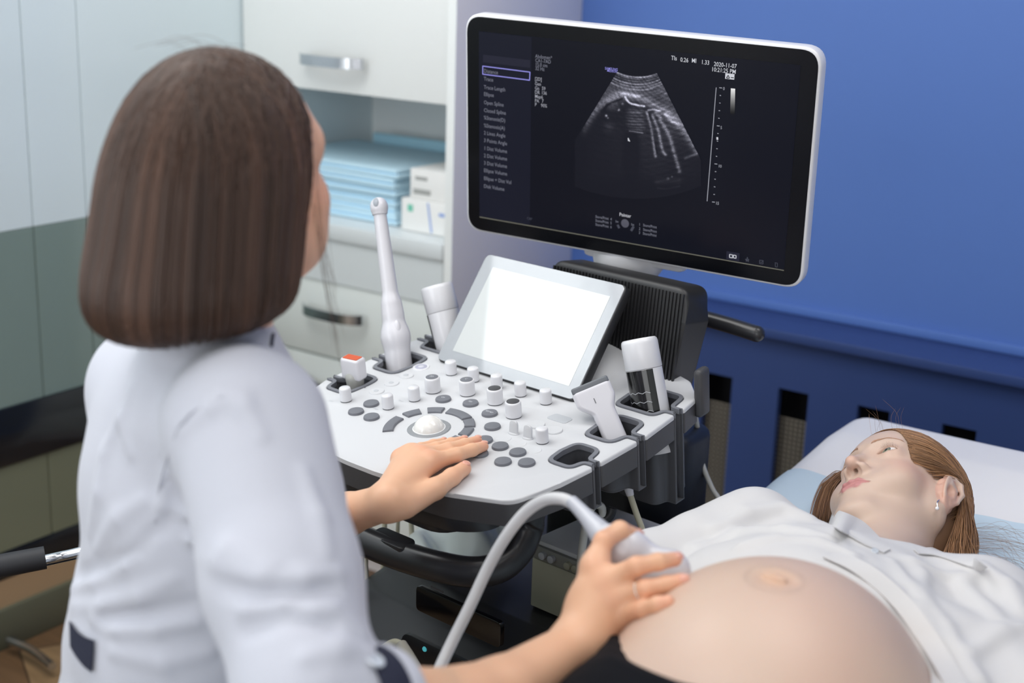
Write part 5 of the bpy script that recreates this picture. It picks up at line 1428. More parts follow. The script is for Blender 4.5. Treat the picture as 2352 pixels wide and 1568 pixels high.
for k, n_ in ((-1, 4200), (1, 2200)):
    h = swept(n_, k, 1.0); h = settle(xf(HM, h), 0.745)
    strands('hair_strands', h, RNG.uniform(0.00035, 0.00062, n_), 'hair_light', hb, hair_cols(n_, (150, 112, 80), 0.28))
far = []
for i in range(600):
    o_ = RNG.normal(0, 1, 3)*A(0.0032, 0.0032, 0.002); a = xf(HM, A(0.066+RNG.normal()*0.003, 0.005+RNG.normal()*0.008, 0.04))
    q1 = onp(1946, 1092, (0, 0, 0.79), (0, 0, 1))+o_; q2 = onp(1910, 1112, (0, 0, 0.782), (0, 0, 1))+o_*1.4; q3 = onp(1894, 1148, (0, 0, 0.768), (0, 0, 1))+o_*1.7; q4 = onp(1884, 1195, (0, 0, 0.756), (0, 0, 1))+o_*2
    far.append(spline(np.array([a, q1, q2, q3, q4]), 22))
strands('side_strands', settle(np.array(far), 0.748), RNG.uniform(0.00035, 0.0006, 600), 'hair_light', hb, hair_cols(600, (140, 104, 74), 0.28))
wis = []
for i in range(90):
    a = xf(HM, A(-0.078, -0.05, RNG.uniform(-0.12, -0.02))); q = a+A(RNG.uniform(0.02, 0.05), RNG.uniform(-0.02, 0.02), 0.01); e_ = a+A(RNG.uniform(0.07, 0.17), RNG.uniform(-0.07, 0.03), RNG.uniform(-0.01, 0.02)); q2 = (q+e_)/2+A(0, 0, RNG.uniform(0.0, 0.02))
    wis.append(spline(np.array([a, q, q2, e_]), 22))
wis = settle(np.array(wis), 0.747); strands('loose_hairs', wis, np.full(len(wis), 0.00013), 'hair_light', hb, hair_cols(len(wis), (150, 112, 80), 0.2)); wis = []
for i in range(10):
    a = xf(HM, A(RNG.uniform(-0.02, 0.03), 0.06-RNG.random()*0.03, 0.115)); wis.append(spline(np.array([a, a+A(-0.01, 0.01, 0.02), a+A(-0.02+RNG.normal()*0.02, 0.015, 0.035)]), 22))
wis = settle(np.array(wis), 0.747); strands('loose_hairs', wis, np.full(len(wis), 0.00013), 'hair_light', hb, hair_cols(len(wis), (150, 112, 80), 0.2))
# earring on the visible ear
er = xf(HM, A(-0.0785, 0.001, -0.031)); 
tube('earring', [er+HYv*0.004+HZ*0.006, er+HYv*0.0065-HZ*0.002, er+HYv*0.003-HZ*0.010], 0.0009, 'chrome', pa, 8, 16)
V, Q = poly_sdf(E(er+HYv*0.004-HZ*0.0115, (0.0026, 0.0026, 0.0026)), er-0.02, er+0.02, 0.0007); 
mk('earring_stone', V, Q, mat('stone', (240, 240, 244), 0.05, spec=1.0, coat=1.0), pa)

# shirt
RSp, LSp = A(-0.705, 1.600, 0.808), A(-0.400, 1.590, 0.800)
sh = U(0.030, E((-0.548, 1.47, 0.805), (0.165, 0.150, 0.090)), K(RSp, A(-0.775, 1.41, 0.790), 0.070, 0.058), K(LSp, A(-0.275, 1.38, 0.792), 0.072, 0.062), K(A(-0.64, 1.59, 0.800), A(-0.46, 1.59, 0.800), 0.058), E((-0.545, 1.40, 0.80), (0.185, 0.10, 0.104)))
drape = U(0.05, K(A(-0.385, 1.42, 0.790), A(-0.330, 1.22, 0.780), 0.082, 0.085), K(A(-0.330, 1.22, 0.780), A(-0.325, 1.02, 0.770), 0.085, 0.075))
sh = U(0.035, sh, drape, K(A(-0.275, 1.38, 0.792), A(-0.285, 1.18, 0.785), 0.062, 0.045), K(A(-0.775, 1.41, 0.790), A(-0.755, 1.31, 0.768), 0.054, 0.032))
ridges = []
def sp_(x, y, off=0.0):
    p = march(sh, x, y); return p+grad(sh, p)*off
for pts, r, o_ in (([(1600, 1262), (1700, 1225), (1800, 1215), (1900, 1235)], 0.0055, 0.001), ([(1640, 1215), (1720, 1180), (1800, 1165), (1860, 1190)], 0.006, 0.001),
                ([(1700, 1255), (1790, 1238), (1880, 1245), (1960, 1275)], 0.004, 0.001), ([(2050, 1290), (2090, 1350), (2170, 1440), (2250, 1560)], 0.006, 0.001),
                ([(2100, 1290), (2200, 1330), (2290, 1420)], 0.007, 0.0), ([(1960, 1285), (2060, 1360), (2150, 1470)], 0.004, 0.0), ([(2250, 1300), (2310, 1340), (2345, 1400)], 0.007, 0.001),
                ([(2230, 1500), (2300, 1450), (2345, 1440)], 0.006, 0.001), ([(2120, 1320), (2110, 1400), (2140, 1480)], 0.004, 0.001)):
    ridges.append(chain([sp_(x, y, o_-r*0.45) for x, y in pts], [r*0.5]+[r]*(len(pts)-2)+[r*0.5], 0.004))
sh2 = U(0.018, sh, *ridges)
sh3 = lambda P: sh2(P)+f32(0.0014)*np.sin(P[:, 0]*55+P[:, 1]*38+3*np.sin(P[:, 1]*17)).astype(f32)*np.sin(P[:, 1]*23-P[:, 0]*31).astype(f32)
nk_cut = K(xf(HM, A(0, 0.055, -0.105)), nb_p+A(0, 0.0, 0.075), 0.062, 0.052)
sh4 = D(0.006, sh3, nk_cut, E((-0.505, 1.13, 0.85), (0.165, 0.215, 0.16)))
V, Q = poly_sdf(sh4, (-0.87, 0.92, 0.70), (-0.19, 1.72, 0.93), 0.0042)
shirt = mk('shirt', V, Q, 'shirt_cloth', pa)
# collar leaf on her right, standing against the neck
bodyhd = U(0.01, lambda P: fn_h(((P-np.asarray(HO, f32)) @ np.asarray(B, f32)).astype(f32)))
def hp_(x, y, off):
    p = march(lambda P: np.minimum(bodyhd(P), sh4(P)), x, y); return p+nrm(CAM-p)*off
ribbon('collar', [hp_(1888, 1180, 0.012), hp_(1903, 1166, 0.012), hp_(1930, 1174, 0.010), hp_(1978, 1196, 0.008), hp_(2010, 1225, 0.006), hp_(2045, 1262, 0.004)],
       [hp_(1876, 1187, 0.005), hp_(1893, 1196, 0.006), hp_(1918, 1212, 0.006), hp_(1950, 1230, 0.005), hp_(1985, 1250, 0.003), hp_(2030, 1270, 0.002)], 0.0012, 'shirt_cloth', shirt)
ribbon('collar', [hp_(2098, 1262, 0.004), hp_(2150, 1258, 0.008), hp_(2200, 1266, 0.010), hp_(2240, 1282, 0.010), hp_(2266, 1302, 0.006)],
       [hp_(2110, 1272, 0.002), hp_(2150, 1276, 0.003), hp_(2195, 1290, 0.003), hp_(2235, 1304, 0.002), hp_(2262, 1312, 0.002)], 0.0012, 'shirt_cloth', shirt)
def loop(name, c_px, w_, h_, ang, off, m, par):
    c = hp_(*c_px, off); ax = cr*math.cos(ang)+cu*math.sin(ang); ay = -cr*math.sin(ang)+cu*math.cos(ang); n = 20
    p = [c+ax*w_*math.cos(t)+ay*h_*math.sin(t) for t in np.linspace(0, 2*PI, n)]
    v, f = tube_vf(p, 0.0004, 6, False); return mk(name, v, f, m, par)
loop('buttonhole', (1910.5, 1187), 0.0011, 0.0046, -0.30, 0.0165, mat('thread_red', (190, 60, 50), 0.7), shirt)
def button(c, nrm_, r, par, m='btn'):
    if 'btn' not in M: M['btn'] = mat('btn', (206, 212, 220), 0.15, coat=0.6); M['btn_dark'] = mat('btn_dark', (120, 125, 140), 0.3)
    z = nrm(nrm_); x = nrm(np.cross(z, A(0.1, 0.2, 1))); y = np.cross(z, x); Mb = frame(c, x, y, z)
    b = lathe('button', [(r*0.9, 0), (r, 0.0006), (r, 0.0016), (r*0.82, 0.0020), (r*0.75, 0.0013), (0.0001, 0.0013)], m, par, Mb, 24)
    for dx in (-0.3, 0.3): lathe('button_hole', [(r*0.14, 0.0012), (r*0.14, 0.0016)], 'btn_dark', b, Mb @ Matrix.Translation((dx*r, 0, 0)), 10)
    return b
c = hp_(2009, 1266, 0.001); button(c, grad(sh4, c)+nrm(CAM-c)*0.6, 0.0042, shirt)
# placket band along the open edge
pe = [(1890, 1283), (1960, 1318), (2040, 1385), (2110, 1470), (2160, 1560), (2190, 1620)]
pf_ = [(1925, 1275), (2000, 1305), (2080, 1372), (2150, 1460), (2205, 1550), (2240, 1620)]
allf = lambda P: np.minimum(skin_b(P), sh4(P))
def ap_(x, y, off): p = march(allf, x, y); return p+grad(allf, p)*off
ribbon('placket', [ap_(x, y, 0.003) for x, y in pe], [ap_(x, y, 0.004) for x, y in pf_], 0.0016, 'shirt_cloth', shirt, 50, 6)
# trousers
tr = U(0.04, K((-0.60, 0.94, 0.80), (-0.64, 0.45, 0.81), 0.098, 0.075), K((-0.46, 0.94, 0.80), (-0.43, 0.45, 0.81), 0.098, 0.075), E((-0.53, 0.93, 0.785), (0.178, 0.12, 0.105)), K((-0.64, 0.45, 0.81), (-0.66, 0.10, 0.80), 0.072, 0.05), K((-0.43, 0.45, 0.81), (-0.42, 0.10, 0.80), 0.072, 0.05))
wn = nrm(A(0.45, -1.0, 0.35)); wq = march(belly, 1520, 1548)
wa1, wa2, wa3 = march(belly, 1440, 1510), march(belly, 1590, 1572), A(-0.50, 0.97, 0.90)
wn = nrm(np.cross(wa2-wa1, cf)); wn = wn if wn @ A(0, -1, 0) > 0 else -wn
tr = U(0.01, tr, I(lambda P: belly(P)-f32(0.0075), HS(wa1, -wn), 0.002))
tr2 = lambda P: tr(P)+f32(0.0004)*np.sin(P[:, 1]*260+P[:, 0]*60).astype(f32)
V, Q = poly_sdf(tr2, (-0.76, 0.02, 0.70), (-0.30, 1.32, 0.99), 0.0042)
mk('trousers', V, Q, 'black_cloth', pa)
# ------------------------------------------------------------------ doctor
SKIN_D = (232, 182, 148)
dz = math.radians(96)
DF = A(math.cos(dz), math.sin(dz), 0); DR = A(math.sin(dz), -math.cos(dz), 0)
dc = empty('person', (-1.10, 0.90, 0.50), 'dark-haired woman in a white medical coat, seen from behind, hands on console and probe', 'person')
# head
D_O = at(546, 445, 1.39)
pt_ = math.radians(4); hy = DF*math.cos(pt_)+A(0, 0, 1)*math.sin(pt_); hzv = np.cross(DR, hy)
DM = frame(D_O, DR, hy, hzv)
BD = np.stack([DR, hy, hzv], 1)
NBd = at(490, 800, 1.40)
fd, ld = head_fn(inv_pt(DM, NBd), 1.0)
fd0 = fd
fd = U(0.016, fd0, E((0.040, 0.050, -0.012), (0.022, 0.024, 0.026)), E((0.042, 0.046, -0.050), (0.021, 0.028, 0.030)), E((0.036, 0.062, 0.044), (0.020, 0.015, 0.020)))
V, Q = poly_sdf(fd, (-0.095, -0.125, -0.19), (0.095, 0.120, 0.135), 0.0022)
C = head_colors(V, ld, (236, 186, 156), (190, 110, 108), (232, 158, 130), 0.5)
hd_part = (xf(DM, V), Q, C)
# right arm (probe hand)
RS = at(572, 985, 1.31); RE = at(715, 1600, 1.18); RW = at(1330, 1478, 1.405)
d0 = 1.43
def hpj(x, y, d): return at(x, y, d)
mI, mM, mR_, mP = hpj(1366, 1300, 1.435), hpj(1386, 1338, 1.425), hpj(1402, 1372, 1.420), hpj(1420, 1408, 1.425)
right = [K(at(890, 1650, 1.21), at(1150, 1590, 1.31), 0.036, 0.031), K(at(1150, 1590, 1.31), RW, 0.031, 0.0235)]
palm = U(0.016, K(RW, mI, 0.0225, 0.0125), K(RW, mM, 0.0215, 0.0125), K(RW, mR_, 0.0215, 0.0120), K(RW, mP, 0.0205, 0.0112), E(at(1372, 1400, 1.425), (0.030, 0.030, 0.015), np.stack([nrm(mM-RW), nrm(np.cross(cf, mM-RW)), nrm(cf)], 1)))
def bclamp(x, y, d, m_=0.0075):
    db_ = float((march(belly, x, y)-CAM) @ cf); return at(x, y, min(d, db_-m_))
iP, iD, iT = hpj(1386, 1242, 1.445), hpj(1424, 1217, 1.462), hpj(1460, 1230, 1.480)
mPp, mD, mT = hpj(1462, 1300, 1.405), hpj(1512, 1290, 1.412), bclamp(1550, 1284, 1.425)
rP, rD, rT = bclamp(1482, 1352, 1.398, 0.016), bclamp(1530, 1342, 1.405, 0.012), bclamp(1566, 1333, 1.420, 0.006)
mP = bclamp(1420, 1408, 1.425, 0.022); pP, pD, pT = bclamp(1478, 1399, 1.405, 0.014), bclamp(1510, 1388, 1.418, 0.009), bclamp(1534, 1381, 1.440, 0.005)
fI = chain([mI, iP, iD, iT], [0.0125, 0.0100, 0.0092, 0.0078], 0.004)
fM = chain([mM, mPp, mD, mT], [0.0120, 0.0095, 0.0085, 0.0074], 0.004)
fR = chain([mR_, rP, rD, rT], [0.0115, 0.0092, 0.0084, 0.0072], 0.004)
fP = chain([mP, pP, pD, pT], [0.0105, 0.0086, 0.0078, 0.0066], 0.004)
tC, tM_, tI_, tT_ = hpj(1345, 1400, 1.445), hpj(1400, 1360, 1.485), hpj(1450, 1330, 1.505), hpj(1490, 1310, 1.51)
fT = chain([tC, tM_, tI_, tT_], [0.016, 0.0125, 0.0105, 0.0088], 0.006)
knk = [E(q-cf*0.008, (0.008, 0.008, 0.007)) for q in (mI, mM, mR_, mP)]
fing = U(0.0045, fM, fR, fP)
rh_fn = U(0.012, U(0.012, palm, *right, *knk), U(0.0035, fI, fing), fT)
V, Q = poly_sdf(rh_fn, np.minimum(at(880, 1600, 1.15), at(1560, 1200, 1.36))-0.10, np.array([-0.45, 1.45, 1.05]), 0.0019) if False else poly_sdf(rh_fn, np.min([at(890, 1650, 1.21), RW, iT, pT, tT_], 0)-0.05, np.max([at(890, 1650, 1.21), RW, iT, pT, tT_, mT, rT, mI], 0)+0.05, 0.0019)
def hand_col(V, tips, knuckles, base):
    C = col_arr(V, base)
    for q in tips: C = blend(C, 0.5*np.exp(-(((V-q)/0.012)**2).sum(1)), (230, 150, 130))
    for q in knuckles: C = blend(C, 0.35*np.exp(-(((V-q)/0.011)**2).sum(1)), (232, 148, 120))
    C *= (1+0.04*noise3(V, 90, 4))[:, None]; return C
r_part = (V, Q, hand_col(V, [iT, mT, rT, pT], [mI-cf*0.01, mM-cf*0.01, mR_-cf*0.01, mPp, rP, iP, pP], SKIN_D))
# left arm (on the console)
def kq(x, y, h): return kp(x, y, h)
LW = kq(893, 1152, 0.018); LE = at(560, 1230, 1.72)
lI, lM, lR, lP = kq(988, 1062, 0.022), kq(966, 1050, 0.024), kq(945, 1044, 0.022), kq(921, 1056, 0.018)
left_ = [K(at(740, 1195, 1.80), at(800, 1180, 1.83), 0.031, 0.0265), K(at(800, 1180, 1.83), LW, 0.0265, 0.0225)]
lpalm = U(0.014, K(LW, lI, 0.0195, 0.0125), K(LW, lM, 0.0195, 0.0125), K(LW, lR, 0.0195, 0.0115), K(LW, lP, 0.0190, 0.0110))
lfI = chain([lI, kq(1050, 1044, 0.019), kq(1085, 1033, 0.014), kq(1110, 1025, 0.0095)], [0.0115, 0.0093, 0.0085, 0.0072], 0.004)
lfM = chain([lM, kq(1030, 1032, 0.021), kq(1068, 1021, 0.015), kq(1096, 1012, 0.0098)], [0.0115, 0.0092, 0.0084, 0.0070], 0.004)
lfR = chain([lR, kq(1002, 1030, 0.019), kq(1036, 1019, 0.0145), kq(1064, 1012, 0.0095)], [0.0108, 0.0088, 0.0080, 0.0068], 0.004)
lfP = chain([lP, kq(966, 1030, 0.016), kq(995, 1021, 0.012), kq(1017, 1015, 0.0088)], [0.0100, 0.0078, 0.0070, 0.0060], 0.004)
lT = [kq(935, 1158, 0.012), kq(1000, 1122, 0.012), kq(1038, 1095, 0.0115), kq(1066, 1076, 0.0100)]
lfT = chain(lT, [0.0165, 0.0135, 0.0110, 0.0095], 0.006)
lk = [E(q+PN*0.006, (0.0085, 0.0085, 0.0065)) for q in (lI, lM, lR, lP)]
lh = U(0.012, U(0.010, lpalm, *left_, *lk), U(0.003, lfI, lfM, lfR, lfP), lfT)
lh = D(0.002, lh, *[K(a, b_, 0.0006) for a, b_ in ((kq(1046, 1092, 0.024), kq(1040, 1098, 0.022)), (kq(1050, 1088, 0.0245), kq(1044, 1092, 0.0235)))])
allp = np.array([LW, lI, lP, lT[3], kq(1110, 1025, 0.01), at(740, 1195, 1.80), kq(1017, 1015, 0.01)])
V, Q = poly_sdf(lh, allp.min(0)-0.045, allp.max(0)+0.04, 0.0017)
l_part = (V, Q, hand_col(V, [kq(1110, 1025, 0.01), kq(1096, 1012, 0.01), kq(1064, 1012, 0.01), lT[3]], [lI+PN*0.012, lM+PN*0.012, lP+PN*0.01, lT[2]], SKIN_D))
db = None
lash_brow(dc, DM, fd, 'hair_dark', (70, 48, 38))
for k in (-1, 1): eyeball(dc, DM, k, A(0, 1, 0), (110, 90, 70))

# hair: bob
bob = U(0.035, E((0, -0.026, 0.048), (0.083, 0.101, 0.092)), E((0, -0.053, -0.005), (0.088, 0.104, 0.090)), E((0.0, -0.072, -0.070), (0.088, 0.112, 0.078)))
bob = I(bob, lambda P: (f32(-0.109)-P[:, 2]+f32(0.06)*(-P[:, 1]-f32(0.03))*0)*f32(0.9), 0.030)
facecut = E((0, 0.104, -0.034), (0.160, 0.122, 0.138))
hsh = D(0.010, bob, facecut)
V, Q = poly_sdf(hsh, (-0.125, -0.16, -0.16), (0.125, 0.12, 0.16), 0.0032)
dh = mk('hair', xf(DM, V), Q, 'hair_base_dark', dc)
def bob_paths(n):
    out = np.zeros((n, 26, 3))
    for i in range(n):
        ph = RNG.uniform(-0.17*PI, 1.17*PI); back = RNG.random()
        # azimuth from right-front, round the back, to left-front
        ex, ey = math.cos(ph), -math.sin(ph)
        y0 = 0.075-0.15*RNG.random()**0.9 if abs(ex) > 0.5 else -0.03-0.045*RNG.random()
        p0 = A(RNG.normal(0, 0.012), y0, 0.140-((y0+0.018)/0.104)**2*0.06)
        len_ = RNG.uniform(0.90, 1.0)
        q = []
        lock = math.sin(ph*17+0.7)*0.0035+math.sin(ph*41)*0.002
        for t in np.linspace(0, 1, 9)[1:]:
            tt_ = t*len_; z = 0.125-tt_*0.256
            rr = 0.30+0.70*min(1, (tt_*3.1))**0.75 if tt_ < 0.33 else 1.0
            rr *= 1-0.18*max(0, (tt_-0.86)/0.14)**2
            cx = ex*0.090*rr; cy = -0.030-0.042*min(1, tt_*1.3)+ey*0.110*rr
            w_ = (1-min(1, tt_*3.2))**1.5
            q.append(A(cx*(1-w_)+p0[0]*w_, cy*(1-w_)+p0[1]*w_*0.9+0.1*cy*w_, z)+A(ex, ey, 0)*lock*t)
        out[i] = spline(np.array([p0]+q), 26)
    off = (RNG.uniform(-0.0005, 0.0045, (n, 1))*np.ones((1, 26)))
    P = out.reshape(-1, 3).astype(f32)
    # stay close to the shell: pull in and push out
    for _ in range(6):
        d = hsh(P); e = f32(0.002); g = np.stack([(hsh(P+np.eye(3, dtype=f32)[i]*e)-d)/e for i in range(3)], 1); g /= np.linalg.norm(g, axis=1, keepdims=True)+1e-6
        P = P+g*np.clip(off.ravel()-d, -0.02, 0.02)[:, None]*0.8
    return P.reshape(out.shape)
n_ = 6500
h = xf(DM, bob_paths(n_))
keep = np.abs(np.diff(h, axis=1)).sum(2).max(1) < 0.045
h = h[keep]; n_ = len(h)
# neighbouring hairs share a tone so that locks read
ph_ = np.arctan2((h[:, 14]-D_O) @ hy+0.03, (h[:, 14]-D_O) @ DR)
tone = 0.22*np.sin(ph_*9+1)+0.18*np.sin(ph_*23+2)+0.15*np.sin(ph_*51)+RNG.normal(0, 0.22, n_)
cols_ = np.clip(np.asarray(lin((78, 57, 47)))*np.exp(tone)[:, None], 0, 1)
strands('hair_strands', h, RNG.uniform(0.0005, 0.0009, n_), 'hair_dark', dh, cols_)
# loose hairs in front of the ear and on the crown
wis = []
for i in range(14):
    a = A(0.082, 0.010+0.010*RNG.random(), 0.04-0.08*RNG.random()); b_ = a+A(0.003, 0.010*RNG.random(), -0.06); c_ = a+A(-0.004+0.008*RNG.random(), 0.012+0.022*RNG.random(), -0.13-0.03*RNG.random())
    wis.append(spline(np.array([a, b_, c_]), 26))
wis = xf(DM, np.array(wis)); strands('loose_hairs', wis, np.full(len(wis), 0.00018), 'hair_dark', dh, hair_cols(len(wis), (92, 66, 52), 0.2)); wis = []
for i in range(9):
    a = A(RNG.uniform(-0.03, 0.03), RNG.uniform(-0.05, 0.03), 0.142); b_ = a+A(RNG.normal()*0.01, -0.02, 0.010*RNG.random()+0.003); c_ = b_+A(RNG.normal()*0.012, -0.03, -0.004); wis.append(spline(np.array([a, b_, c_]), 26))
wis = xf(DM, np.array(wis)); strands('loose_hairs', wis, np.full(len(wis), 0.00018), 'hair_dark', dh, hair_cols(len(wis), (92, 66, 52), 0.2))

# coat
tz = math.radians(82); TF = A(math.cos(tz), math.sin(tz), 0); TR = A(math.sin(tz), -math.cos(tz), 0); TU = A(0, 0, 1)
RT = np.stack([TR, TF, TU], 1)
nb2 = NBd+A(0, 0, -0.01)
LSh = nb2-TR*0.155+A(0, 0, -0.075)+TF*0.03
chest_c = nb2+A(0, 0, -0.165)+TF*0.028-cr*0.030
waist_c = nb2+A(0, 0, -0.335)+TF*0.015-cr*0.052
hip_c = nb2+A(0, 0, -0.475)+TF*0.02-cr*0.045
coat = U(0.045, E(chest_c, (0.160, 0.120, 0.170), RT), E(waist_c, (0.140, 0.118, 0.16), RT), E(hip_c, (0.190, 0.160, 0.15), RT), K(nb2+A(0, 0, -0.045), RS+A(0, 0, 0.0)-TR*0.02, 0.062, 0.066), K(nb2+A(0, 0, -0.045), LSh, 0.062, 0.066), K(nb2+A(0, 0, 0.012), nb2+A(0, 0, -0.05), 0.056, 0.075))
slv = U(0.02, K(RS, at(650, 1330, 1.235), 0.0735, 0.066), K(at(650, 1330, 1.235), RE, 0.066, 0.060), K(RE, at(822, 1625, 1.19), 0.060, 0.051))
lslv = U(0.02, K(LSh, at(380, 1290, 1.70), 0.066, 0.058), K(at(380, 1290, 1.70), at(700, 1215, 1.79), 0.056, 0.044))
coat0 = U(0.022, coat, slv, lslv)
inner = lambda P: coat0(P)+f32(0.013)
lo_i = np.min([hip_c, RS, RE, LSh], 0)-0.17; hi_i = np.max([RE, RS, at(700, 1215, 1.79), nb2], 0)+0.07
innerf = U(0.012, inner, K(at(822, 1625, 1.19), at(1000, 1620, 1.25), 0.036, 0.033), K(at(700, 1215, 1.79), at(800, 1180, 1.83), 0.030, 0.0255), K(nb2, NBd+A(0, 0, 0.03), 0.05, 0.045))
Vi, Qi = poly_sdf(innerf, lo_i, hi_i, 0.007)
Vb, Qb, Cb = join_np([hd_part, r_part, l_part, (Vi, Qi, col_arr(Vi, SKIN_D))])
db = mk('body', Vb, Qb, 'skin', dc, col=Cb)
def on_surf(fn, p, d):
    p = np.asarray(p, float)
    for _ in range(12):
        v = float(fn(np.asarray(p, f32)[None])[0]); p = p-d*v*0.9 if False else p+d*(-v) 
    return p
def put_nail(fn, tipj, prevj, up, w_, l_):
    ax = nrm(tipj-prevj); up = nrm(up-ax*(up @ ax)); p = tipj+ax*0.0005
    s = p+up*0.02
    for _ in range(30): s = s-up*float(fn(np.asarray(s, f32)[None])[0])*0.8
    sdn = np.cross(ax, up); c = s-up*0.0012+ax*0.0018
    V, Q = poly_sdf(E(c, (w_/2, l_/2, 0.0020), np.stack([sdn, nrm(ax-up*0.12), nrm(up+ax*0.12)], 1)), c-0.012, c+0.012, 0.0006)
    mk('fingernail', V, Q, 'nail', db)
tocam = lambda p: nrm(CAM-p)
put_nail(rh_fn, mT, mD, tocam(mT)+cu*0.5, 0.0095, 0.011); put_nail(rh_fn, rT, rD, tocam(rT)+cu*0.35, 0.0095, 0.011); put_nail(rh_fn, iT, iD, tocam(iT)*0.7+cu*0.8, 0.009, 0.010)
put_nail(lh, kq(1110, 1025, 0.0095), kq(1085, 1033, 0.014), PN+PY*0.3, 0.0092, 0.0105); put_nail(lh, kq(1096, 1012, 0.0098), kq(1068, 1021, 0.015), PN, 0.0092, 0.0105)
put_nail(lh, kq(1064, 1012, 0.0095), kq(1036, 1019, 0.0145), PN, 0.0088, 0.010); put_nail(lh, kq(1017, 1015, 0.0088), kq(995, 1021, 0.012), PN, 0.0075, 0.009)
put_nail(lh, lT[3], lT[2], PN*0.8+tocam(lT[3])*0.7, 0.0115, 0.012)
# ring
rc_ = hpj(1470, 1357, 1.400); ax = nrm(rP-mR_); rx = nrm(np.cross(ax, cf)); ry = np.cross(ax, rx)
rc_ = mR_+ax*((rc_-mR_) @ ax); rr_ = 0.0099
n = 30; pth = [rc_+(rx*math.cos(t)+ry*math.sin(t))*rr_ for t in np.linspace(0, 2*PI, n)]
v, f = tube_vf(pth, 0.0009, 8, False); rg = mk('finger_ring', v, f, mat('ring_metal', (228, 214, 190), 0.15, metal=1.0), dc)
for i in range(7):
    t = PI*1.5+0.0+(-0.9+1.8*i/6); d_ = rx*math.cos(t)+ry*math.sin(t)
    if d_ @ cf > 0: d_ = -d_
    v, f = lathe_vf([(0.0001, -0.0010), (0.0009, -0.0003), (0.0010, 0.0002), (0.0005, 0.0007)], 10)
    z = nrm(d_); x = nrm(np.cross(z, ax)); mk('ring_stone', v, f, bpy.data.materials['stone'], rg, frame(rc_+d_*(rr_+0.0008), x, np.cross(z, x), z))
def cp_(fn, x, y, off): p = march(fn, x, y); return p+grad(fn, p)*off
folds = []
for pts, r, o_ in (([(380, 1090), (372, 1160), (362, 1230)], 0.004, 0.0), ([(560, 905), (480, 935), (420, 985)], 0.006, 0.0), ([(505, 905), (560, 935), (600, 1000)], 0.006, 0.0),
                ([(430, 1240), (500, 1290), (600, 1330), (700, 1330), (775, 1318)], 0.007, 0.001), ([(420, 1180), (520, 1260), (620, 1300)], 0.006, 0.0),
                ([(560, 1400), (650, 1380), (760, 1400), (830, 1450)], 0.006, 0.001), ([(640, 1430), (720, 1420), (800, 1470)], 0.006, 0.0), ([(700, 1510), (780, 1490), (850, 1500)], 0.005, 0.001),
                ([(270, 960), (240, 1040), (225, 1130), (205, 1220)], 0.006, 0.0), ([(330, 1150), (270, 1190), (220, 1260)], 0.006, 0.0), ([(350, 1240), (280, 1290), (215, 1330), (170, 1350)], 0.006, 0.0),
                ([(400, 1330), (320, 1370), (230, 1395), (170, 1390)], 0.007, 0.0), ([(450, 1430), (360, 1440), (270, 1440), (215, 1425)], 0.006, 0.0), ([(480, 1500), (380, 1520), (260, 1500)], 0.006, 0.0),
                ([(700, 1080), (735, 1180), (748, 1270)], 0.005, 0.0), ([(300, 900), (280, 960), (300, 1040)], 0.006, 0.0), ([(165, 960), (155, 1040), (150, 1120)], 0.006, 0.0)):
    folds.append(chain([cp_(coat0, x, y, o_-r*0.55) for x, y in pts], [r*0.25]+[r*0.75]*(len(pts)-2)+[r*0.25], 0.006))
coat1 = U(0.014, coat0, *folds)
groove = []
for pts in ([(520, 1350), (600, 1366), (690, 1366), (760, 1352)], [(560, 1450), (660, 1425), (760, 1440)], [(380, 1200), (320, 1260), (240, 1300), (180, 1320)], [(440, 1385), (340, 1412), (240, 1420)]):
    groove.append(chain([cp_(coat0, x, y, 0.003) for x, y in pts], [0.003]*len(pts), 0.004))
coat1 = D(0.014, coat1, *groove)
coat2 = lambda P: coat1(P)+f32(0.0012)*np.sin(P[:, 2]*42+P[:, 0]*50+2*np.sin(P[:, 2]*15)).astype(f32)*np.sin(P[:, 1]*40-P[:, 2]*26).astype(f32)
hand_clear = K(at(955, 1556, 1.237), at(1100, 1540, 1.30), 0.040, 0.034)
neckcut = E(nb2+A(0, 0, 0.050), (0.052, 0.052, 0.06))
coat3 = D(0.004, coat2, neckcut)
lo = np.min([hip_c, RS, RE, LSh, at(380, 1290, 1.70)], 0)-0.20; lo[2] = hip_c[2]-0.10; hi = np.max([RE, RS, at(930, 1557, 1.228), at(700, 1215, 1.79), nb2], 0)+0.085
V, Q = poly_sdf(coat3, lo, hi, 0.0045)
ctn = mk('coat', V, Q, 'coat_cloth', dc)
# collar with dark edge at the nape and front
colr = [nb2+TR*0.060*math.cos(t)+TF*0.055*math.sin(t)+A(0, 0, 0.030) for t in np.linspace(0, 2*PI, 32)]
colb = [nb2+TR*0.068*math.cos(t)+TF*0.062*math.sin(t)+A(0, 0, -0.010) for t in np.linspace(0, 2*PI, 32)]
ribbon('collar', colr, colb, 0.002, 'coat_cloth', ctn, 48, 3)
v, f = tube_vf(spline(np.array(colr), 64), 0.0016, 8, False); mk('collar_piping', v, f, 'navy', ctn)
tube('placket_edge', [cp_(coat3, 626, 768, 0.001), cp_(coat3, 624, 780, 0.001), cp_(coat3, 622, 795, 0.001)], 0.0016, 'navy', ctn, 8, 14)
# belt
ribbon('belt', [cp_(coat3, 166, 1426, 0.002), cp_(coat3, 182, 1448, 0.003), cp_(coat3, 200, 1462, 0.003), cp_(coat3, 222, 1470, 0.003)], [cp_(coat3, 168, 1484, 0.002), cp_(coat3, 183, 1506, 0.003), cp_(coat3, 200, 1528, 0.003), cp_(coat3, 217, 1542, 0.003)], 0.0015, 'navy', ctn, 24, 4)
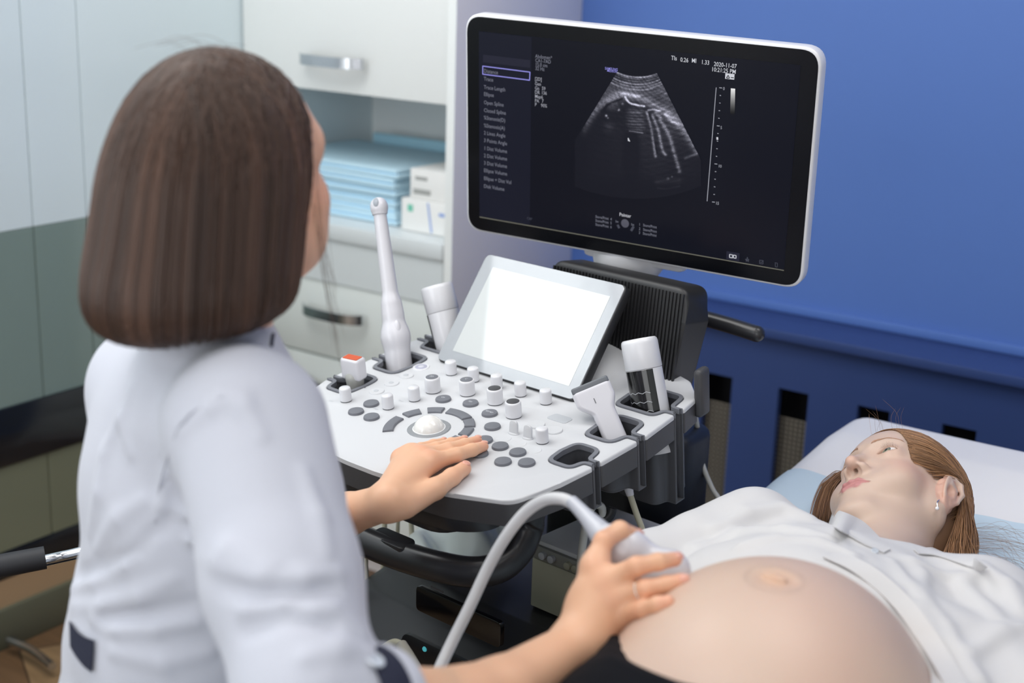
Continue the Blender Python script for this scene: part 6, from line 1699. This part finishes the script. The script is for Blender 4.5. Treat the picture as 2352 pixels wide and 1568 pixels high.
# sleeve seam (armhole)
v, f = tube_vf(spline(np.array([cp_(coat3, x, y, 0.0002) for x, y in ((512, 908), (450, 940), (412, 978), (385, 1050), (366, 1120), (356, 1200))]), 50), 0.0010, 6); mk('sleeve_seam', v, f, 'coat_cloth', ctn)
# cuff: navy band, button, white end
fa, fb = at(806, 1632, 1.182), at(1150, 1580, 1.31); fx = nrm(fb-fa)
def ring_band(name, s0, s1, r0, r1, m, par, bul=0.0):
    z = fx; x = nrm(np.cross(z, A(0, 0, 1))); y = np.cross(z, x)
    L = s1-s0
    prof = [(r0-0.004, 0), (r0, 0.0), (r0+bul, L*0.5), (r1, L), (r1-0.004, L)]
    v, f = lathe_vf(prof, 48); f = f[:-2]; n = 48
    f += [((len(prof)-1)*n+k, (len(prof)-1)*n+(k+1) % n, (k+1) % n, k) for k in range(n)]
    return mk(name, v, f, m, par, frame(fa+fx*s0, x, y, z), sharp=0.8)
ring_band('navy_cuff', -0.006, 0.026, 0.0560, 0.0530, 'navy', ctn, 0.001)
ring_band('cuff_end', 0.025, 0.045, 0.0520, 0.0485, 'coat_cloth', ctn, 0.001)
bc_ = at(857, 1523, 1.16); 
bdir = nrm(tocam(bc_)+cu*0.3); q = fa+fx*((bc_-fa) @ fx); dd_ = nrm(bc_-q); button(q+dd_*0.0565, dd_, 0.0085, ctn)

# convex probe in her hand, with its cable
hp0 = at(1395, 1235, 1.475); hp1 = at(1480, 1300, 1.470); hp2 = at(1562, 1352, 1.478)
pz = nrm(hp2-hp0); psd = nrm(np.cross(pz, cf)); pfr = np.cross(psd, pz)
hpr = empty('convex_probe', hp2, 'white hand-held probe pressed to the belly, its thick pale cable arching to the left', 'ultrasound probe')
RP = np.stack([psd, pfr, pz], 1)
pb_ = U(0.014, E(at(1445, 1275, 1.475), (0.026, 0.019, 0.036), RP), K(hp0, at(1430, 1262, 1.475), 0.012, 0.018), E(at(1525, 1325, 1.470), (0.031, 0.019, 0.027), RP))
V, Q = poly_sdf(pb_, np.min([hp0, hp2], 0)-0.05, np.max([hp0, hp2], 0)+0.05, 0.0018); mk('body', V, Q, 'probe_white', hpr)
tube('strain_relief', [at(1312, 1150, 1.52), at(1350, 1190, 1.50), at(1392, 1238, 1.478)], [0.0068, 0.0090, 0.0150], mat('relief_grey', (196, 199, 208), 0.35, coat=0.3), hpr, 20, 24)
tube('cable', [at(x, y, d) for x, y, d in ((1318, 1157, 1.52), (1290, 1145, 1.53), (1250, 1148, 1.55), (1205, 1178, 1.57), (1160, 1235, 1.58), (1120, 1305, 1.585), (1080, 1390, 1.58), (1040, 1470, 1.57), (1005, 1545, 1.55), (985, 1600, 1.53), (960, 1680, 1.52))], 0.0066, mat('cable_pale', (214, 214, 216), 0.4), hpr, 14, 90)

# bracelet-like thin chain and red cord beside the cuff
br_ = [at(x, y, 1.60) for x, y in ((918, 1523), (926, 1531), (936, 1527), (944, 1535), (952, 1530), (960, 1536))]
tagp(tube('thin_chain', br_, 0.0012, 'metal', None, 6, 24), 'thin silver chain lying beside the navy cuff', 'chain')

# ------------------------------------------------------------------ chair by the left wall, and the doctor's stool
ch = empty('office_chair', (-1.75, 1.35, 0), 'black chair with padded armrest and chrome tubes beside the glossy left wall', 'chair')
a0, a1, a2 = at(-260, 1345, 1.9), at(108, 1277, 1.98), at(230, 1255, 2.0)
tube('armrest_pad', [at(-300, 1352, 1.9), at(-100, 1318, 1.94), at(104, 1280, 1.98)], [0.0155, 0.0165, 0.0160], mat('pad_black', (34, 35, 40), 0.6), ch, 16, 24)
tube('armrest_tube', [at(-320, 1366, 1.9), at(-100, 1330, 1.945), at(100, 1288, 1.985), at(150, 1277, 2.0), at(250, 1258, 2.02), at(300, 1290, 2.03), at(310, 1500, 2.03)], 0.0085, 'chrome', ch, 12, 50)
at_end = at(310, 1500, 2.03)
fl = lambda p: A(p[0], p[1], 0.0085)
tube('leg', [at_end, A(at_end[0], at_end[1], 0.30), fl(at_end)], 0.0085, 'chrome', ch, 12, 20)
fr = at(-320, 1366, 1.9); tube('leg', [fr, A(fr[0]+0.0, fr[1], 0.4), fl(fr)], 0.0085, 'chrome', ch, 12, 20)
le = at(40, 1482, 2.35); lf = at(150, 1530, 2.3)
tube('foot_rail', [A(*onp(20, 1470, (0, 0, 0.03), (0, 0, 1))), A(*onp(70, 1492, (0, 0, 0.03), (0, 0, 1))), A(*onp(120, 1530, (0, 0, 0.03), (0, 0, 1)))], 0.010, 'metal', ch, 12, 16)
cxs, cys = (fr[0]+at_end[0])/2+0.24, (fr[1]+at_end[1])/2
bm = bmesh.new(); box_bm(bm, (-1.62, 1.02, 0.40), (-1.38, 1.40, 0.455), 0.02, 3); from_bm('seat', bm, 'black_cloth', ch)
st = empty('stool', (hip_c[0], hip_c[1], 0), 'grey padded stool the doctor sits on, under her coat', 'stool')
lathe('seat', [(0.001, 0), (0.13, 0), (0.15, 0.015), (0.15, 0.045), (0.13, 0.06), (0.001, 0.062)], 'black_cloth', st, Matrix.Translation((hip_c[0], hip_c[1], hip_c[2]-0.16)), 32)
lathe('column', [(0.022, 0.04), (0.022, hip_c[2]-0.16)], 'chrome', st, Matrix.Translation((hip_c[0], hip_c[1], 0)), 20)
for k in range(5):
    t = 2*PI*k/5; tube('foot', [A(hip_c[0], hip_c[1], 0.07), A(hip_c[0]+0.16*math.cos(t), hip_c[1]+0.16*math.sin(t), 0.045)], [0.018, 0.012], 'metal', st, 10, 8)
    tube('caster', [A(hip_c[0]+0.16*math.cos(t)-0.01, hip_c[1]+0.16*math.sin(t), 0.025), A(hip_c[0]+0.16*math.cos(t)+0.01, hip_c[1]+0.16*math.sin(t), 0.025)], 0.025, 'black_plastic', st, 16, 4)
